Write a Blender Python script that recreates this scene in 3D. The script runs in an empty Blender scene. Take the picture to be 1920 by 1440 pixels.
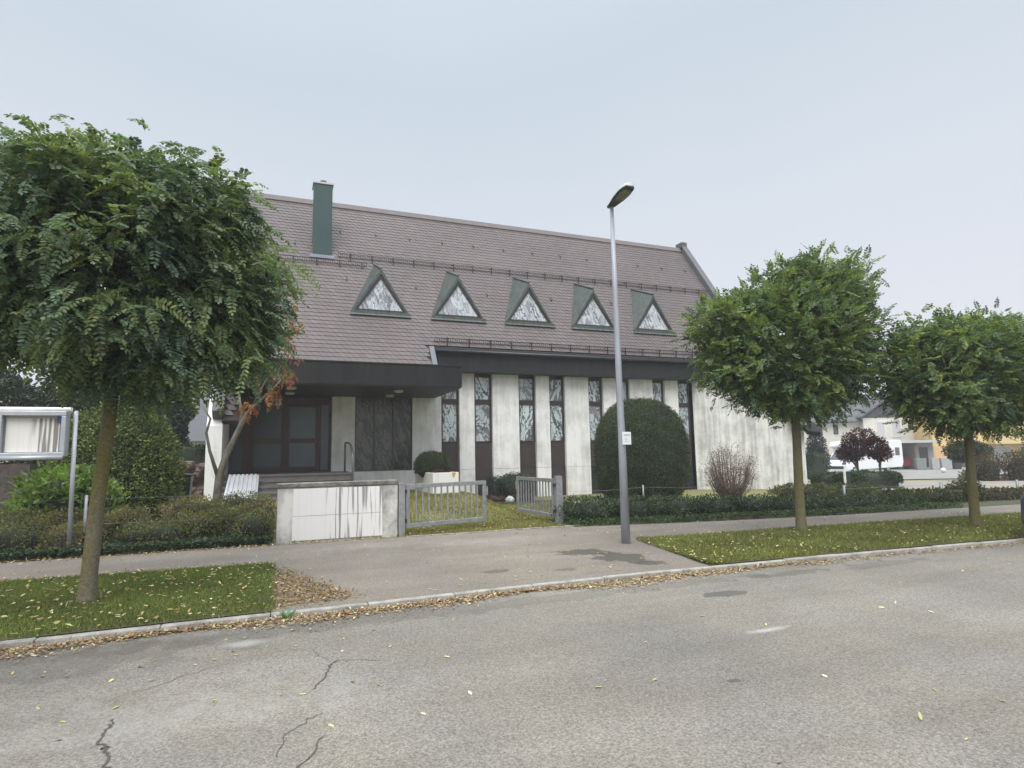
import bpy, math, random
import numpy as np
from mathutils import Matrix, Vector

scene = bpy.context.scene
COL = scene.collection
rad = math.radians
random.seed(7)
RNG = np.random.default_rng(11)

# ------------------------------------------------------------------ camera
YAW, PITCH, ROLL, FPX = 21.6, 6.77, 1.07, 1120.0
def cam_axes():
    y, p, r = rad(YAW), rad(PITCH), rad(ROLL)
    f = Vector((math.sin(y)*math.cos(p), math.cos(y)*math.cos(p), math.sin(p)))
    rt = Vector((math.cos(y), -math.sin(y), 0)); up = rt.cross(f)
    return rt*math.cos(r)-up*math.sin(r), up*math.cos(r)+rt*math.sin(r), f
_r, _u, _f = cam_axes()
cd = bpy.data.cameras.new('camera'); cam = bpy.data.objects.new('camera', cd); COL.objects.link(cam)
cam.matrix_world = Matrix(((_r.x, _u.x, -_f.x, 0), (_r.y, _u.y, -_f.y, 0), (_r.z, _u.z, -_f.z, 1.6), (0, 0, 0, 1)))
cd.sensor_width = 36; cd.lens = FPX/1920*36; cd.clip_start = 0.05; cd.clip_end = 2000
scene.camera = cam

# ------------------------------------------------------------------ light
scene.view_settings.view_transform = 'Standard'; scene.view_settings.look = 'None'
scene.view_settings.exposure = 0.68; scene.view_settings.gamma = 1
SUN_EL, SUN_AZ = 52, 205          # azimuth clockwise from +Y: behind the camera, slightly left
wd = bpy.data.worlds.new('World'); scene.world = wd; wd.use_nodes = True
nt = wd.node_tree; nt.nodes.clear(); N = nt.nodes.new; L = nt.links.new
out = N('ShaderNodeOutputWorld'); bg = N('ShaderNodeBackground'); L(bg.outputs[0], out.inputs[0])
sky = N('ShaderNodeTexSky'); sky.sky_type = 'NISHITA'; sky.sun_disc = False
sky.sun_elevation = rad(SUN_EL); sky.sun_rotation = rad(SUN_AZ); sky.dust_density = 4
sc_ = N('ShaderNodeMix'); sc_.data_type = 'RGBA'; sc_.blend_type = 'MULTIPLY'; sc_.inputs[0].default_value = 1
L(sky.outputs[0], sc_.inputs[6]); sc_.inputs[7].default_value = (.08, .08, .08, 1)
tc = N('ShaderNodeTexCoord'); sx = N('ShaderNodeSeparateXYZ'); L(tc.outputs['Generated'], sx.inputs[0])
cloud = N('ShaderNodeTexNoise'); cloud.inputs['Scale'].default_value = 1.3; cloud.inputs['Detail'].default_value = 3
L(tc.outputs['Generated'], cloud.inputs['Vector'])
ca = N('ShaderNodeMath'); ca.operation = 'MULTIPLY_ADD'; L(cloud.outputs[0], ca.inputs[0]); ca.inputs[1].default_value = .22
L(sx.outputs[2], ca.inputs[2])
ramp = N('ShaderNodeValToRGB'); L(ca.outputs[0], ramp.inputs[0])
cr = ramp.color_ramp
cr.elements[0].position = 0.0; cr.elements[0].color = (.525, .53, .565, 1)
cr.elements[1].position = 1.0; cr.elements[1].color = (2.5, 2.6, 2.75, 1)
for p, c in ((.28, (.515, .525, .57, 1)), (.5, (.465, .50, .548, 1)), (.68, (.405, .46, .515, 1)), (.83, (.46, .52, .57, 1)), (.92, (1.6, 1.7, 1.85, 1))):
    e = cr.elements.new(p); e.color = c
mx = N('ShaderNodeMix'); mx.data_type = 'RGBA'; mx.inputs[0].default_value = .92
L(sc_.outputs[2], mx.inputs[6]); L(ramp.outputs[0], mx.inputs[7]); L(mx.outputs[2], bg.inputs[0])
bg.inputs[1].default_value = 1.0

sd = bpy.data.lights.new('sun', 'SUN'); sun = bpy.data.objects.new('sun', sd); COL.objects.link(sun)
sd.energy = 1.5; sd.angle = rad(40); sd.color = (1, .97, .92)
az, el = rad(SUN_AZ), rad(SUN_EL)
sdir = Vector((math.sin(az)*math.cos(el), math.cos(az)*math.cos(el), math.sin(el)))
sun.rotation_euler = sdir.to_track_quat('Z', 'Y').to_euler()
sun.location = (0, -10, 30)

# ------------------------------------------------------------------ helpers
def ss(a, b, x):
    t = np.clip((np.asarray(x, float)-a)/(b-a), 0, 1); return t*t*(3-2*t)
def hgt(x, y):
    """height of the ground behind the footpath"""
    x = np.asarray(x, float); y = np.asarray(y, float)
    h = .46*ss(13.6, 17.6, y)*(1-ss(5.45, 6.5, x))
    D = .368*x+.93*y
    return h - .55*ss(24, 46, D)*ss(6, 14, x)

ORG = {}
def tag(o, label, cat, group=None, kind=None):
    if label: o['label'] = label
    if cat: o['category'] = cat
    if group: o['group'] = group
    if kind: o['kind'] = kind
    return o
def thing(name, loc, label, cat, group=None):
    o = bpy.data.objects.new(name, None); COL.objects.link(o); o.location = loc; o.empty_display_size = .2
    ORG[o.name] = Vector(loc)
    return tag(o, label, cat, group)
def link(name, me, parent=None):
    o = bpy.data.objects.new(name, me); COL.objects.link(o)
    if parent is not None:
        org = ORG[parent.name]; me.transform(Matrix.Translation(-org)); o.parent = parent; ORG[o.name] = org
    else:
        ORG[o.name] = Vector((0, 0, 0))
    return o
def copy_tree(o, parent=None):
    c = o.copy(); COL.objects.link(c)
    if parent is not None: c.parent = parent
    for ch in list(o.children): copy_tree(ch, c)
    return c

class MB:
    def __init__(s): s.v = []; s.f = []; s.m = []; s.sm = []
    def add(s, vs, fs, mi=0, smooth=False):
        b = len(s.v); s.v += [tuple(map(float, p)) for p in vs]
        for f in fs: s.f.append([b+i for i in f]); s.m.append(mi); s.sm.append(smooth)
        return s
    def box(s, x0, x1, y0, y1, z0, z1, mi=0):
        return s.hexa([(x0, y0, z0), (x1, y0, z0), (x1, y1, z0), (x0, y1, z0), (x0, y0, z1), (x1, y0, z1), (x1, y1, z1), (x0, y1, z1)], mi)
    def hexa(s, v, mi=0):
        return s.add(v, [(3, 2, 1, 0), (4, 5, 6, 7), (0, 1, 5, 4), (1, 2, 6, 5), (2, 3, 7, 6), (3, 0, 4, 7)], mi)
    def obox(s, c, ax, ay, az_, mi=0):
        """box centred at c with half-axis vectors"""
        c, ax, ay, az_ = map(Vector, (c, ax, ay, az_)); v = []
        for k in (-1, 1):
            for i, j in ((-1, -1), (1, -1), (1, 1), (-1, 1)): v.append(c+ax*i+ay*j+az_*k)
        return s.hexa(v, mi)
    def beam(s, a, b, w, h, up=(0, 0, 1), mi=0):
        a, b, up = Vector(a), Vector(b), Vector(up); d = (b-a); l = d.length; d.normalize()
        sd_ = d.cross(up).normalized(); u2 = sd_.cross(d)
        return s.obox((a+b)/2, d*l/2, sd_*w/2, u2*h/2, mi)
    def prism(s, poly, off, mi=0):
        """poly: list of 3-D points, extruded by vector off"""
        n = len(poly); off = Vector(off); v = [Vector(p) for p in poly]+[Vector(p)+off for p in poly]
        return s.add(v, [tuple(range(n))[::-1], tuple(range(n, 2*n))]+[(i, (i+1) % n, n+(i+1) % n, n+i) for i in range(n)], mi)
    def tube(s, pts, radii, n=8, mi=0, caps=True):
        pts = [Vector(p) for p in pts]; rr = radii if hasattr(radii, '__len__') else [radii]*len(pts)
        vs = []; fs = []; prev = None
        for i, p in enumerate(pts):
            d = (pts[min(i+1, len(pts)-1)]-pts[max(i-1, 0)]).normalized()
            if prev is None: a = d.orthogonal().normalized()
            else:
                a = prev-d*prev.dot(d); a = a.normalized() if a.length > 1e-6 else d.orthogonal().normalized()
            prev = a; b = d.cross(a)
            for k in range(n):
                t = 2*math.pi*k/n; vs.append(p+(a*math.cos(t)+b*math.sin(t))*rr[i])
        for i in range(len(pts)-1):
            for k in range(n):
                fs.append((i*n+k, i*n+(k+1) % n, (i+1)*n+(k+1) % n, (i+1)*n+k))
        if caps: fs += [tuple(range(n))[::-1], tuple(range((len(pts)-1)*n, len(pts)*n))]
        return s.add(vs, fs, mi, True)
    def ball(s, c, r, nu=16, nv=10, mi=0, pw=1.0, bump=0.0, z0=-1.0):
        vs = []; fs = []; c = Vector(c)
        for j in range(nv+1):
            ph = -math.pi/2+math.pi*j/nv
            for i in range(nu):
                th = 2*math.pi*i/nu
                def sp(q): return math.copysign(abs(q)**pw, q)
                k = 1+bump*(math.sin(3.1*th+2*ph)+math.sin(5*th-3*ph+1))*.5
                vs.append(c+Vector((r[0]*sp(math.cos(ph))*sp(math.cos(th))*k, r[1]*sp(math.cos(ph))*sp(math.sin(th))*k, r[2]*max(sp(math.sin(ph)), z0)*k)))
        for j in range(nv):
            for i in range(nu): fs.append((j*nu+i, j*nu+(i+1) % nu, (j+1)*nu+(i+1) % nu, (j+1)*nu+i))
        return s.add(vs, fs, mi, True)
    def cyl(s, c, r, h, n=16, mi=0, axis=(0, 0, 1)):
        ax = Vector(axis).normalized(); return s.tube([Vector(c), Vector(c)+ax*h], [r, r], n, mi)
    def build(s, name, mats, parent=None, bevel=0, smooth=None):
        me = bpy.data.meshes.new(name); me.from_pydata(s.v, [], s.f)
        for m in (mats if isinstance(mats, (list, tuple)) else [mats]): me.materials.append(m)
        me.polygons.foreach_set('material_index', s.m)
        me.polygons.foreach_set('use_smooth', s.sm if smooth is None else [smooth]*len(s.f))
        me.update(); o = link(name, me, parent)
        if bevel:
            b = o.modifiers.new('bevel', 'BEVEL'); b.width = bevel; b.segments = 2; b.limit_method = 'ANGLE'
        return o

def raw_mesh(name, V, nper, C, mat, parent=None, smooth=False):
    """many separate n-gons: V (n*nper,3), C (n,3) colour of every face"""
    V = np.asarray(V, np.float32).reshape(-1, 3); n = len(V)//nper
    me = bpy.data.meshes.new(name)
    me.vertices.add(len(V)); me.vertices.foreach_set('co', V.ravel())
    me.loops.add(len(V)); me.loops.foreach_set('vertex_index', np.arange(len(V), dtype=np.int32))
    me.polygons.add(n); me.polygons.foreach_set('loop_start', np.arange(0, len(V), nper, dtype=np.int32))
    me.polygons.foreach_set('loop_total', np.full(n, nper, np.int32))
    if smooth: me.polygons.foreach_set('use_smooth', np.ones(n, bool))
    me.update(calc_edges=True)
    at = me.attributes.new('col', 'FLOAT_COLOR', 'FACE')
    c4 = np.ones((n, 4), np.float32); c4[:, :3] = C; at.data.foreach_set('color', c4.ravel())
    me.materials.append(mat)
    return link(name, me, parent)

def nrm(a): return a/np.maximum(np.linalg.norm(a, axis=-1, keepdims=True), 1e-9)
def diamonds(P, Dv, Nv, Ln, Wd, fold=.15):
    """leaf shaped quads from base P along Dv with normal Nv"""
    Dv = nrm(Dv); S = nrm(np.cross(Dv, Nv)); Nn = np.cross(S, Dv)
    Ln = np.broadcast_to(Ln, len(P))[:, None]; Wd = np.broadcast_to(Wd, len(P))[:, None]
    a = P; c = P+Dv*Ln
    b = P+Dv*Ln*.52+S*Wd*.5+Nn*Wd*fold; d = P+Dv*Ln*.52-S*Wd*.5+Nn*Wd*fold
    return np.stack([a, b, c, d], 1).reshape(-1, 3)
def hexleaves(P, Dv, Nv, Ln, Wd):
    """rounder leaves with six corners"""
    Dv = nrm(Dv); S = nrm(np.cross(Dv, Nv)); Nn = np.cross(S, Dv)
    Ln = np.broadcast_to(Ln, len(P))[:, None]; Wd = np.broadcast_to(Wd, len(P))[:, None]
    pts = [P, P+Dv*Ln*.3+S*Wd*.46+Nn*Wd*.06, P+Dv*Ln*.75+S*Wd*.40+Nn*Wd*.06, P+Dv*Ln, P+Dv*Ln*.75-S*Wd*.40+Nn*Wd*.06, P+Dv*Ln*.3-S*Wd*.46+Nn*Wd*.06]
    return np.stack(pts, 1).reshape(-1, 3)
def rdir(n):
    return nrm(RNG.normal(size=(n, 3)))
def pick(cols, n, jit=.18):
    cols = np.array(cols, float); c = cols[RNG.integers(0, len(cols), n)]
    return np.clip(c*(1+RNG.normal(0, jit, (n, 1))), .004, 1)

# ------------------------------------------------------------------ materials
def newmat(name):
    m = bpy.data.materials.new(name); m.use_nodes = True
    return m, m.node_tree, m.node_tree.nodes['Principled BSDF']
def nn(t, typ, **kw):
    n = t.nodes.new(typ)
    for k, v in kw.items():
        if k in n.inputs.keys(): n.inputs[k].default_value = v
        else: setattr(n, k, v)
    return n
def pos(t, scale=(1, 1, 1), obj=False):
    if obj: src = nn(t, 'ShaderNodeTexCoord').outputs['Object']
    else: src = nn(t, 'ShaderNodeNewGeometry').outputs['Position']
    mp = nn(t, 'ShaderNodeMapping'); mp.inputs['Scale'].default_value = scale
    t.links.new(src, mp.inputs[0]); return mp.outputs[0]
def noise(t, vec, scale, detail=4, rough=.55, dist=0):
    n = nn(t, 'ShaderNodeTexNoise'); n.inputs['Scale'].default_value = scale; n.inputs['Detail'].default_value = detail
    n.inputs['Roughness'].default_value = rough; n.inputs['Distortion'].default_value = dist
    t.links.new(vec, n.inputs['Vector']); return n.outputs[0]
def mapr(t, v, a, b, c=0., d=1.):
    n = nn(t, 'ShaderNodeMapRange'); n.inputs[1].default_value = a; n.inputs[2].default_value = b
    n.inputs[3].default_value = c; n.inputs[4].default_value = d; t.links.new(v, n.inputs[0]); return n.outputs[0]
def mixc(t, fac, a, b, blend='MIX'):
    n = nn(t, 'ShaderNodeMix', data_type='RGBA', blend_type=blend)
    for s, k in ((fac, 0), (a, 6), (b, 7)):
        if hasattr(s, 'is_linked'): t.links.new(s, n.inputs[k])
        elif k == 0: n.inputs[0].default_value = s
        else: n.inputs[k].default_value = (*s, 1)
    return n.outputs[2]
def math_(t, op, a, b=None, c=None):
    n = nn(t, 'ShaderNodeMath', operation=op)
    for i, s in enumerate((a, b, c)):
        if s is None: continue
        if hasattr(s, 'is_linked'): t.links.new(s, n.inputs[i])
        else: n.inputs[i].default_value = s
    return n.outputs[0]
def bump(t, bs, h, strength, dist=.01):
    b = nn(t, 'ShaderNodeBump'); b.inputs['Strength'].default_value = strength; b.inputs['Distance'].default_value = dist
    t.links.new(h, b.inputs['Height']); t.links.new(b.outputs[0], bs.inputs['Normal'])

def mat(name, col, rough=.6, col2=None, scale=4, lo=.35, hi=.65, stretch=(1, 1, 1), bmp=0, bscale=60, metal=0, fine=.08, fscale=90, spec=.5):
    """base colour broken up by large patches of col2, fine mottling and bump"""
    m, t, bs = newmat(name)
    v = pos(t, stretch)
    c = col
    if col2 is not None:
        f = mapr(t, noise(t, v, scale, 5, .6), lo, hi); c = mixc(t, f, col, col2)
    if fine:
        f2 = mapr(t, noise(t, pos(t), fscale, 3), .3, .7, 1-fine, 1+fine)
        cc = nn(t, 'ShaderNodeCombineColor')
        for i in range(3): t.links.new(f2, cc.inputs[i])
        c = mixc(t, 1.0, c, cc.outputs[0], 'MULTIPLY')
    if hasattr(c, 'is_linked'): t.links.new(c, bs.inputs['Base Color'])
    else: bs.inputs['Base Color'].default_value = (*c, 1)
    bs.inputs['Roughness'].default_value = rough; bs.inputs['Metallic'].default_value = metal
    bs.inputs['Specular IOR Level'].default_value = spec
    if bmp: bump(t, bs, noise(t, pos(t), bscale, 4), bmp)
    return m
def leafmat(name, rough=.5, trans=.25, spec=.4):
    m, t, bs = newmat(name)
    a = nn(t, 'ShaderNodeAttribute', attribute_name='col')
    t.links.new(a.outputs['Color'], bs.inputs['Base Color']); bs.inputs['Roughness'].default_value = rough
    bs.inputs['Specular IOR Level'].default_value = spec
    if trans:
        tr = nn(t, 'ShaderNodeBsdfTranslucent'); mxs = nn(t, 'ShaderNodeMixShader'); mxs.inputs[0].default_value = trans
        cb = mixc(t, 1.0, a.outputs['Color'], (1.3, 1.35, .6), 'MULTIPLY'); t.links.new(cb, tr.inputs[0])
        o = t.nodes['Material Output']; t.links.new(bs.outputs[0], mxs.inputs[1]); t.links.new(tr.outputs[0], mxs.inputs[2]); t.links.new(mxs.outputs[0], o.inputs[0])
    return m

M_leaf = leafmat('leaf', .5, .38, .3)
M_needle = leafmat('clipped leaf', .6, .1, .25)
M_dry = leafmat('dry leaf', .8, .05, .2)
M_tile = leafmat('roof tile', .62, 0, .35)
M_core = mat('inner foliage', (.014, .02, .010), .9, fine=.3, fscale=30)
M_bark = mat('bark', (.150, .132, .090), .9, (.130, .115, .035), 2.2, .4, .6, (1, 1, .35), .9, 38, fine=.32, fscale=40)
M_bark2 = mat('grey bark', (.15, .135, .11), .9, (.08, .065, .05), 9, .4, .6, (1, 1, .5), .6, 45, fine=.25, fscale=55)
M_twig = mat('twig', (.14, .098, .078), .85, fine=.2)
M_soil = mat('soil', (.06, .05, .032), .95, (.045, .06, .02), 6, bmp=.6, bscale=30, fine=.3, fscale=60)

def asphalt_mat(name, col, blobs, light=()):
    m, t, bs = newmat(name); P = pos(t)
    big = math_(t, 'MULTIPLY', mapr(t, noise(t, P, .35, 5, .6), .3, .7, .76, 1.16), mapr(t, noise(t, pos(t, (.25, 1.6, 1)), 1.1, 4), .3, .7, .88, 1.1))
    sp = mapr(t, noise(t, P, 54, 3, .78), .32, .68, .52, 1.54)
    sp2 = mapr(t, noise(t, P, 140, 2, .6), .35, .7, .75, 1.35)
    k = math_(t, 'MULTIPLY', math_(t, 'MULTIPLY', big, sp), sp2)
    cc = nn(t, 'ShaderNodeCombineColor')
    for i in range(3): t.links.new(k, cc.inputs[i])
    tint = mixc(t, mapr(t, noise(t, P, .8, 3), .4, .6), col, tuple(q*w for q, w in zip(col, (1.02, 1.0, .95))))
    c = mixc(t, 1.0, tint, cc.outputs[0], 'MULTIPLY')
    edge = noise(t, P, 3.2, 5, .65)
    wet = None
    for lst, dark in ((blobs, True), (light, False)):
        for (bx, by, rx, ry, amt) in lst:
            mp = nn(t, 'ShaderNodeMapping', vector_type='POINT')
            mp.inputs['Scale'].default_value = (1/rx, 1/ry, 0); mp.inputs['Location'].default_value = (-bx/rx, -by/ry, 0)
            t.links.new(P, mp.inputs[0])
            ln = nn(t, 'ShaderNodeVectorMath', operation='LENGTH'); t.links.new(mp.outputs[0], ln.inputs[0])
            f = math_(t, 'ADD', ln.outputs['Value'], math_(t, 'MULTIPLY_ADD', edge, 2.6, -1.3))
            w = mapr(t, f, .95, .8 if dark else .0, 0, amt)
            c = mixc(t, w, c, tuple(q*.34 for q in col) if dark else (.5, .49, .46))
    t.links.new(c, bs.inputs['Base Color']); bs.inputs['Roughness'].default_value = .82
    bs.inputs['Specular IOR Level'].default_value = .3
    bump(t, bs, sp, .5, .006)
    return m
M_road = asphalt_mat('road asphalt', (.190, .177, .154), [(4.92, 5.8, .34, .12, .7), (6.5, 6.35, .9, .14, .5), (3.12, 3.65, .05, .03, .7), (8.2, 6.25, .9, .18, .35), (1.5, 6.45, 5.5, .22, .28), (-3, 6.2, 3, .5, .3)],
                     [(-.23, 6.16, .26, .12, .4), (4.25, 4.5, .36, .06, .5), (-.6, 4.7, 1.6, .5, .22)])
M_path = asphalt_mat('path asphalt', (.184, .164, .138), [(4.75, 8.95, .5, .32, .85), (5.0, 8.2, .42, .5, .85), (5.15, 7.6, .25, .2, .75), (2.94, 8.05, .25, .14, .6), (3.85, 7.73, .2, .12, .5)],
                     [(3.6, 10.9, 1.6, .6, .16), (1.6, 11.3, 1.2, .5, .12)])
M_crack = mat('crack', (.075, .068, .06), .95)
M_kerb = mat('kerb stone', (.36, .345, .31), .85, (.2, .19, .165), 5, .4, .65, bmp=.4, bscale=70, fine=.18)
M_lawn = mat('lawn', (.155, .16, .05), .95, (.19, .17, .065), 2.2, .35, .62, bmp=1, bscale=70, fine=.4, fscale=45)
M_verge = mat('verge ground', (.055, .06, .02), .95, (.085, .065, .03), 7, bmp=1, bscale=50, fine=.35)
M_yard = mat('yard concrete', (.27, .245, .20), .9, (.22, .20, .17), 1, fine=.1)
M_yard2 = mat('far yard', (.25, .245, .23), .9, (.21, .205, .19), .6, fine=.1)

def concrete_white(name, base=(.70, .68, .62), stain=(.40, .395, .375), lo=.45, hi=.72, warm=.5, streak=1.0):
    m, t, bs = newmat(name)
    a = noise(t, pos(t, (1, 1, .9)), 1.5, 6, .68); b = noise(t, pos(t, (6, 6, .35)), 1.3, 5, .6)
    k = math_(t, 'ADD', math_(t, 'MULTIPLY', a, 1-.5*streak), math_(t, 'MULTIPLY', b, .5*streak))
    c = mixc(t, mapr(t, k, lo, hi), base, stain)
    w = mapr(t, noise(t, pos(t, (2.5, 2.5, .2)), 1.1, 3), .58, .75, 0, warm)
    c = mixc(t, w, c, (.62, .57, .44))
    dots = mapr(t, noise(t, pos(t), 14, 5, .7), .62, .75, 0, .35)
    c = mixc(t, dots, c, (.42, .42, .40))
    t.links.new(c, bs.inputs['Base Color']); bs.inputs['Roughness'].default_value = .8; bs.inputs['Specular IOR Level'].default_value = .25
    bump(t, bs, noise(t, pos(t), 60, 4), .25, .004)
    return m
M_slab = concrete_white('whitewashed concrete', (.83, .825, .81), (.47, .47, .465), .44, .70, .12, .7)
M_slabg = concrete_white('weathered concrete', (.78, .775, .745), (.34, .345, .34), .42, .66, .25, .9)
M_signwall = concrete_white('stained wall concrete', (.70, .685, .65), (.24, .235, .225), .40, .60, .05, .4)
M_cope = mat('mossy coping', (.28, .265, .235), .9, (.12, .115, .10), 5, .38, .6, bmp=.5, bscale=50, fine=.25)
M_brown = mat('dark brown panel', (.042, .030, .028), .55, (.05, .037, .034), 3, fine=.1)
M_frame = mat('brown frame', (.034, .024, .023), .45, fine=.1)
M_door = mat('mahogany frame', (.075, .032, .024), .4, (.05, .022, .017), 8, stretch=(4, 4, .4), fine=.15)
M_fascia = mat('slate fascia', (.020, .021, .024), .75, (.028, .029, .031), 2.5, stretch=(2, 2, .5), fine=.1, spec=.2)
M_canopy = mat('canopy cladding', (.018, .0175, .0185), .75, (.028, .027, .027), 2.2, stretch=(2, 2, .4), fine=.1, spec=.2)
M_soffit = mat('soffit boards', (.03, .025, .023), .6, fine=.1)
M_gutter = mat('zinc gutter', (.035, .038, .044), .4, fine=.1, metal=.3)
M_flash = mat('lead flashing', (.10, .115, .135), .45, fine=.1, metal=.3)
M_copper = mat('patinated copper', (.078, .095, .084), .6, (.036, .048, .044), 2.2, .35, .65, (3, 3, .8), fine=.15, fscale=20)
M_chim = mat('green sheet metal', (.050, .088, .082), .35, (.042, .074, .076), 1.5, fine=.05, metal=.3)
M_cap = mat('pale metal cap', (.5, .52, .5), .5)
M_iron = mat('dark iron', (.028, .022, .022), .6)
M_tan = mat('tan render', (.36, .30, .25), .85, fine=.1)
M_verge_trim = mat('grey verge trim', (.085, .088, .095), .6, (.105, .105, .11), 3, fine=.1)
M_ridge = mat('ridge cap', (.145, .121, .118), .75, (.125, .106, .104), 4, fine=.1)
M_under = mat('roof underlay', (.05, .042, .042), .9)
M_tedge = mat('tile edge', (.045, .035, .036), .9)
M_galv = mat('galvanised steel', (.36, .37, .39), .5, (.27, .275, .29), 9, .4, .62, metal=.45, fine=.12, fscale=70)
M_galvp = mat('weathered zinc pole', (.44, .455, .50), .5, (.33, .335, .36), 4, .4, .65, (1, 1, .3), metal=.25, fine=.1)
M_white = mat('white paint', (.78, .78, .78), .45, (.66, .66, .66), 4, fine=.05)
M_whitev = mat('white vehicle paint', (.82, .83, .85), .25, fine=.02)
M_lamp = mat('pale lamp housing', (.42, .45, .45), .4, fine=.05)
M_lens = mat('lamp lens', (.10, .11, .09), .15, (.2, .2, .17), 14, fine=.2)
M_lampdk = mat('lamp underside', (.05, .045, .045), .5)
M_rubber = mat('rubber', (.02, .02, .02), .8)
M_step = mat('grey step stone', (.155, .145, .135), .85, (.12, .112, .105), 5, bmp=.3, bscale=60, fine=.15)
M_black = mat('black plastic', (.02, .021, .024), .45)
M_rail = mat('handrail metal', (.20, .205, .21), .4, metal=.6)
M_pot = mat('glowless lamp cover', (.55, .53, .46), .4)
M_stone = mat('rough stone', (.11, .09, .075), .9, (.05, .042, .037), 7, bmp=1, bscale=14, fine=.3, fscale=20)
M_glassd = mat('dark door glass', (.065, .08, .092), .22, fine=0)
M_glassl = mat('frosted door glass', (.15, .18, .205), .35, (.11, .135, .155), 1.2, fine=0)
M_glassv = mat('vehicle glass', (.05, .06, .065), .08, fine=0)
M_winl = mat('far window', (.10, .11, .12), .15, fine=0)
M_shut = mat('roller blind', (.5, .5, .5), .7, fine=.05)
M_cream = mat('cream render', (.68, .66, .58), .9, (.6, .58, .52), 1.5, fine=.05)
M_yellow = mat('yellow render', (.74, .55, .25), .9, (.68, .50, .23), 1, fine=.05)
M_yellow2 = mat('pale yellow render', (.70, .53, .27), .9, (.65, .5, .26), 1, fine=.05)
M_slate = mat('dark roof slate', (.07, .073, .08), .7, (.085, .088, .095), 2, fine=.15, fscale=10)
M_gable = mat('gable cladding', (.055, .055, .06), .7, fine=.1)
M_red = mat('red car paint', (.20, .012, .018), .3, fine=.02)
M_blue = mat('blue grey car paint', (.06, .075, .10), .25, fine=.02)
M_bin = mat('grey bin', (.20, .215, .22), .6, fine=.1)
M_binl = mat('light grey bin', (.36, .37, .38), .6, fine=.1)
M_plate = mat('white plate', (.74, .77, .76), .4, fine=.03)
M_ink = mat('grey print', (.22, .25, .27), .6)
M_sticker = mat('blue sticker', (.05, .14, .42), .4)
M_case = mat('aluminium case', (.50, .52, .55), .45, (.42, .44, .47), 4, metal=.3, fine=.08)
M_roofplast = mat('corrugated sheet', (.50, .51, .53), .4, (.42, .43, .45), 3, fine=.08, metal=.2)
M_maroon = mat('maroon', (.12, .02, .03), .7)
M_yel = mat('yellow rust', (.50, .32, .04), .8)

def stained_mat(name, light, dark, sx_=1.0, thr=.5, rough=.2, ang=38):
    """leaded art glass: pale leaf shapes over dark ones"""
    m, t, bs = newmat(name)
    P = pos(t, (1.5, 0, .85)); rot = P.node; rot.inputs['Rotation'].default_value = (0, rad(ang), 0)
    wv = nn(t, 'ShaderNodeTexWave'); wv.inputs['Scale'].default_value = 1.5*sx_; wv.inputs['Distortion'].default_value = 7
    wv.inputs['Detail'].default_value = 2; wv.inputs['Detail Scale'].default_value = 1.8
    t.links.new(P, wv.inputs[0])
    v2 = noise(t, P, 5.5*sx_, 2, .55, 2.2)
    big = noise(t, pos(t, (1, 0, 1)), 1.6, 2)
    k = math_(t, 'ADD', math_(t, 'MULTIPLY', wv.outputs[1], .26), math_(t, 'ADD', math_(t, 'MULTIPLY', v2, .95), math_(t, 'MULTIPLY', big, .55)))
    ds = nn(t, 'ShaderNodeVectorMath', operation='ADD')            # bend the pieces so that they read as leaves
    nv = nn(t, 'ShaderNodeTexNoise'); nv.inputs['Scale'].default_value = 2.5; t.links.new(P, nv.inputs['Vector'])
    sv = nn(t, 'ShaderNodeVectorMath', operation='SCALE'); sv.inputs['Scale'].default_value = .5; t.links.new(nv.outputs[1], sv.inputs[0])
    t.links.new(P, ds.inputs[0]); t.links.new(sv.outputs[0], ds.inputs[1])
    mp2 = nn(t, 'ShaderNodeMapping'); mp2.inputs['Scale'].default_value = (4.6*sx_, 1, 1.9*sx_); t.links.new(ds.outputs[0], mp2.inputs[0])
    v1 = nn(t, 'ShaderNodeTexVoronoi'); v1.inputs['Scale'].default_value = 1; t.links.new(mp2.outputs[0], v1.inputs[0])
    ve = nn(t, 'ShaderNodeTexVoronoi', feature='DISTANCE_TO_EDGE'); ve.inputs['Scale'].default_value = 1; t.links.new(mp2.outputs[0], ve.inputs[0])
    sc1 = nn(t, 'ShaderNodeSeparateColor'); t.links.new(v1.outputs['Color'], sc1.inputs[0])
    k2 = math_(t, 'ADD', k, math_(t, 'MULTIPLY_ADD', sc1.outputs[0], .46, -.20))
    f = math_(t, 'MULTIPLY', mapr(t, k2, thr+.24, thr+.28), mapr(t, ve.outputs['Distance'], .02, .05))
    dk = mixc(t, sc1.outputs[1], dark, tuple(q*2.6 for q in dark))
    light_ = mixc(t, sc1.outputs[2], light, tuple(q*.82 for q in light))  # pale pieces: sky reflection is put into their base colour
    c = mixc(t, f, dk, light_)
    t.links.new(c, bs.inputs['Base Color']); bs.inputs['Roughness'].default_value = rough
    bs.inputs['Specular IOR Level'].default_value = .6
    return m
M_stain = stained_mat('art glass', (.60, .68, .72), (.07, .075, .08), 1.0, .60)
M_stainb = stained_mat('art glass leaning right', (.60, .68, .72), (.08, .08, .085), .8, .585, .2, -28)
M_stainc = stained_mat('art glass waves', (.48, .55, .59), (.09, .09, .095), 1.0, .57, .2, 70)
M_stain2 = stained_mat('dormer art glass', (.60, .65, .70), (.15, .155, .17), 1.1, .60)
M_stain3 = stained_mat('porch art glass', (.15, .145, .13), (.014, .017, .018), 1.1, .635, .25)

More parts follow.
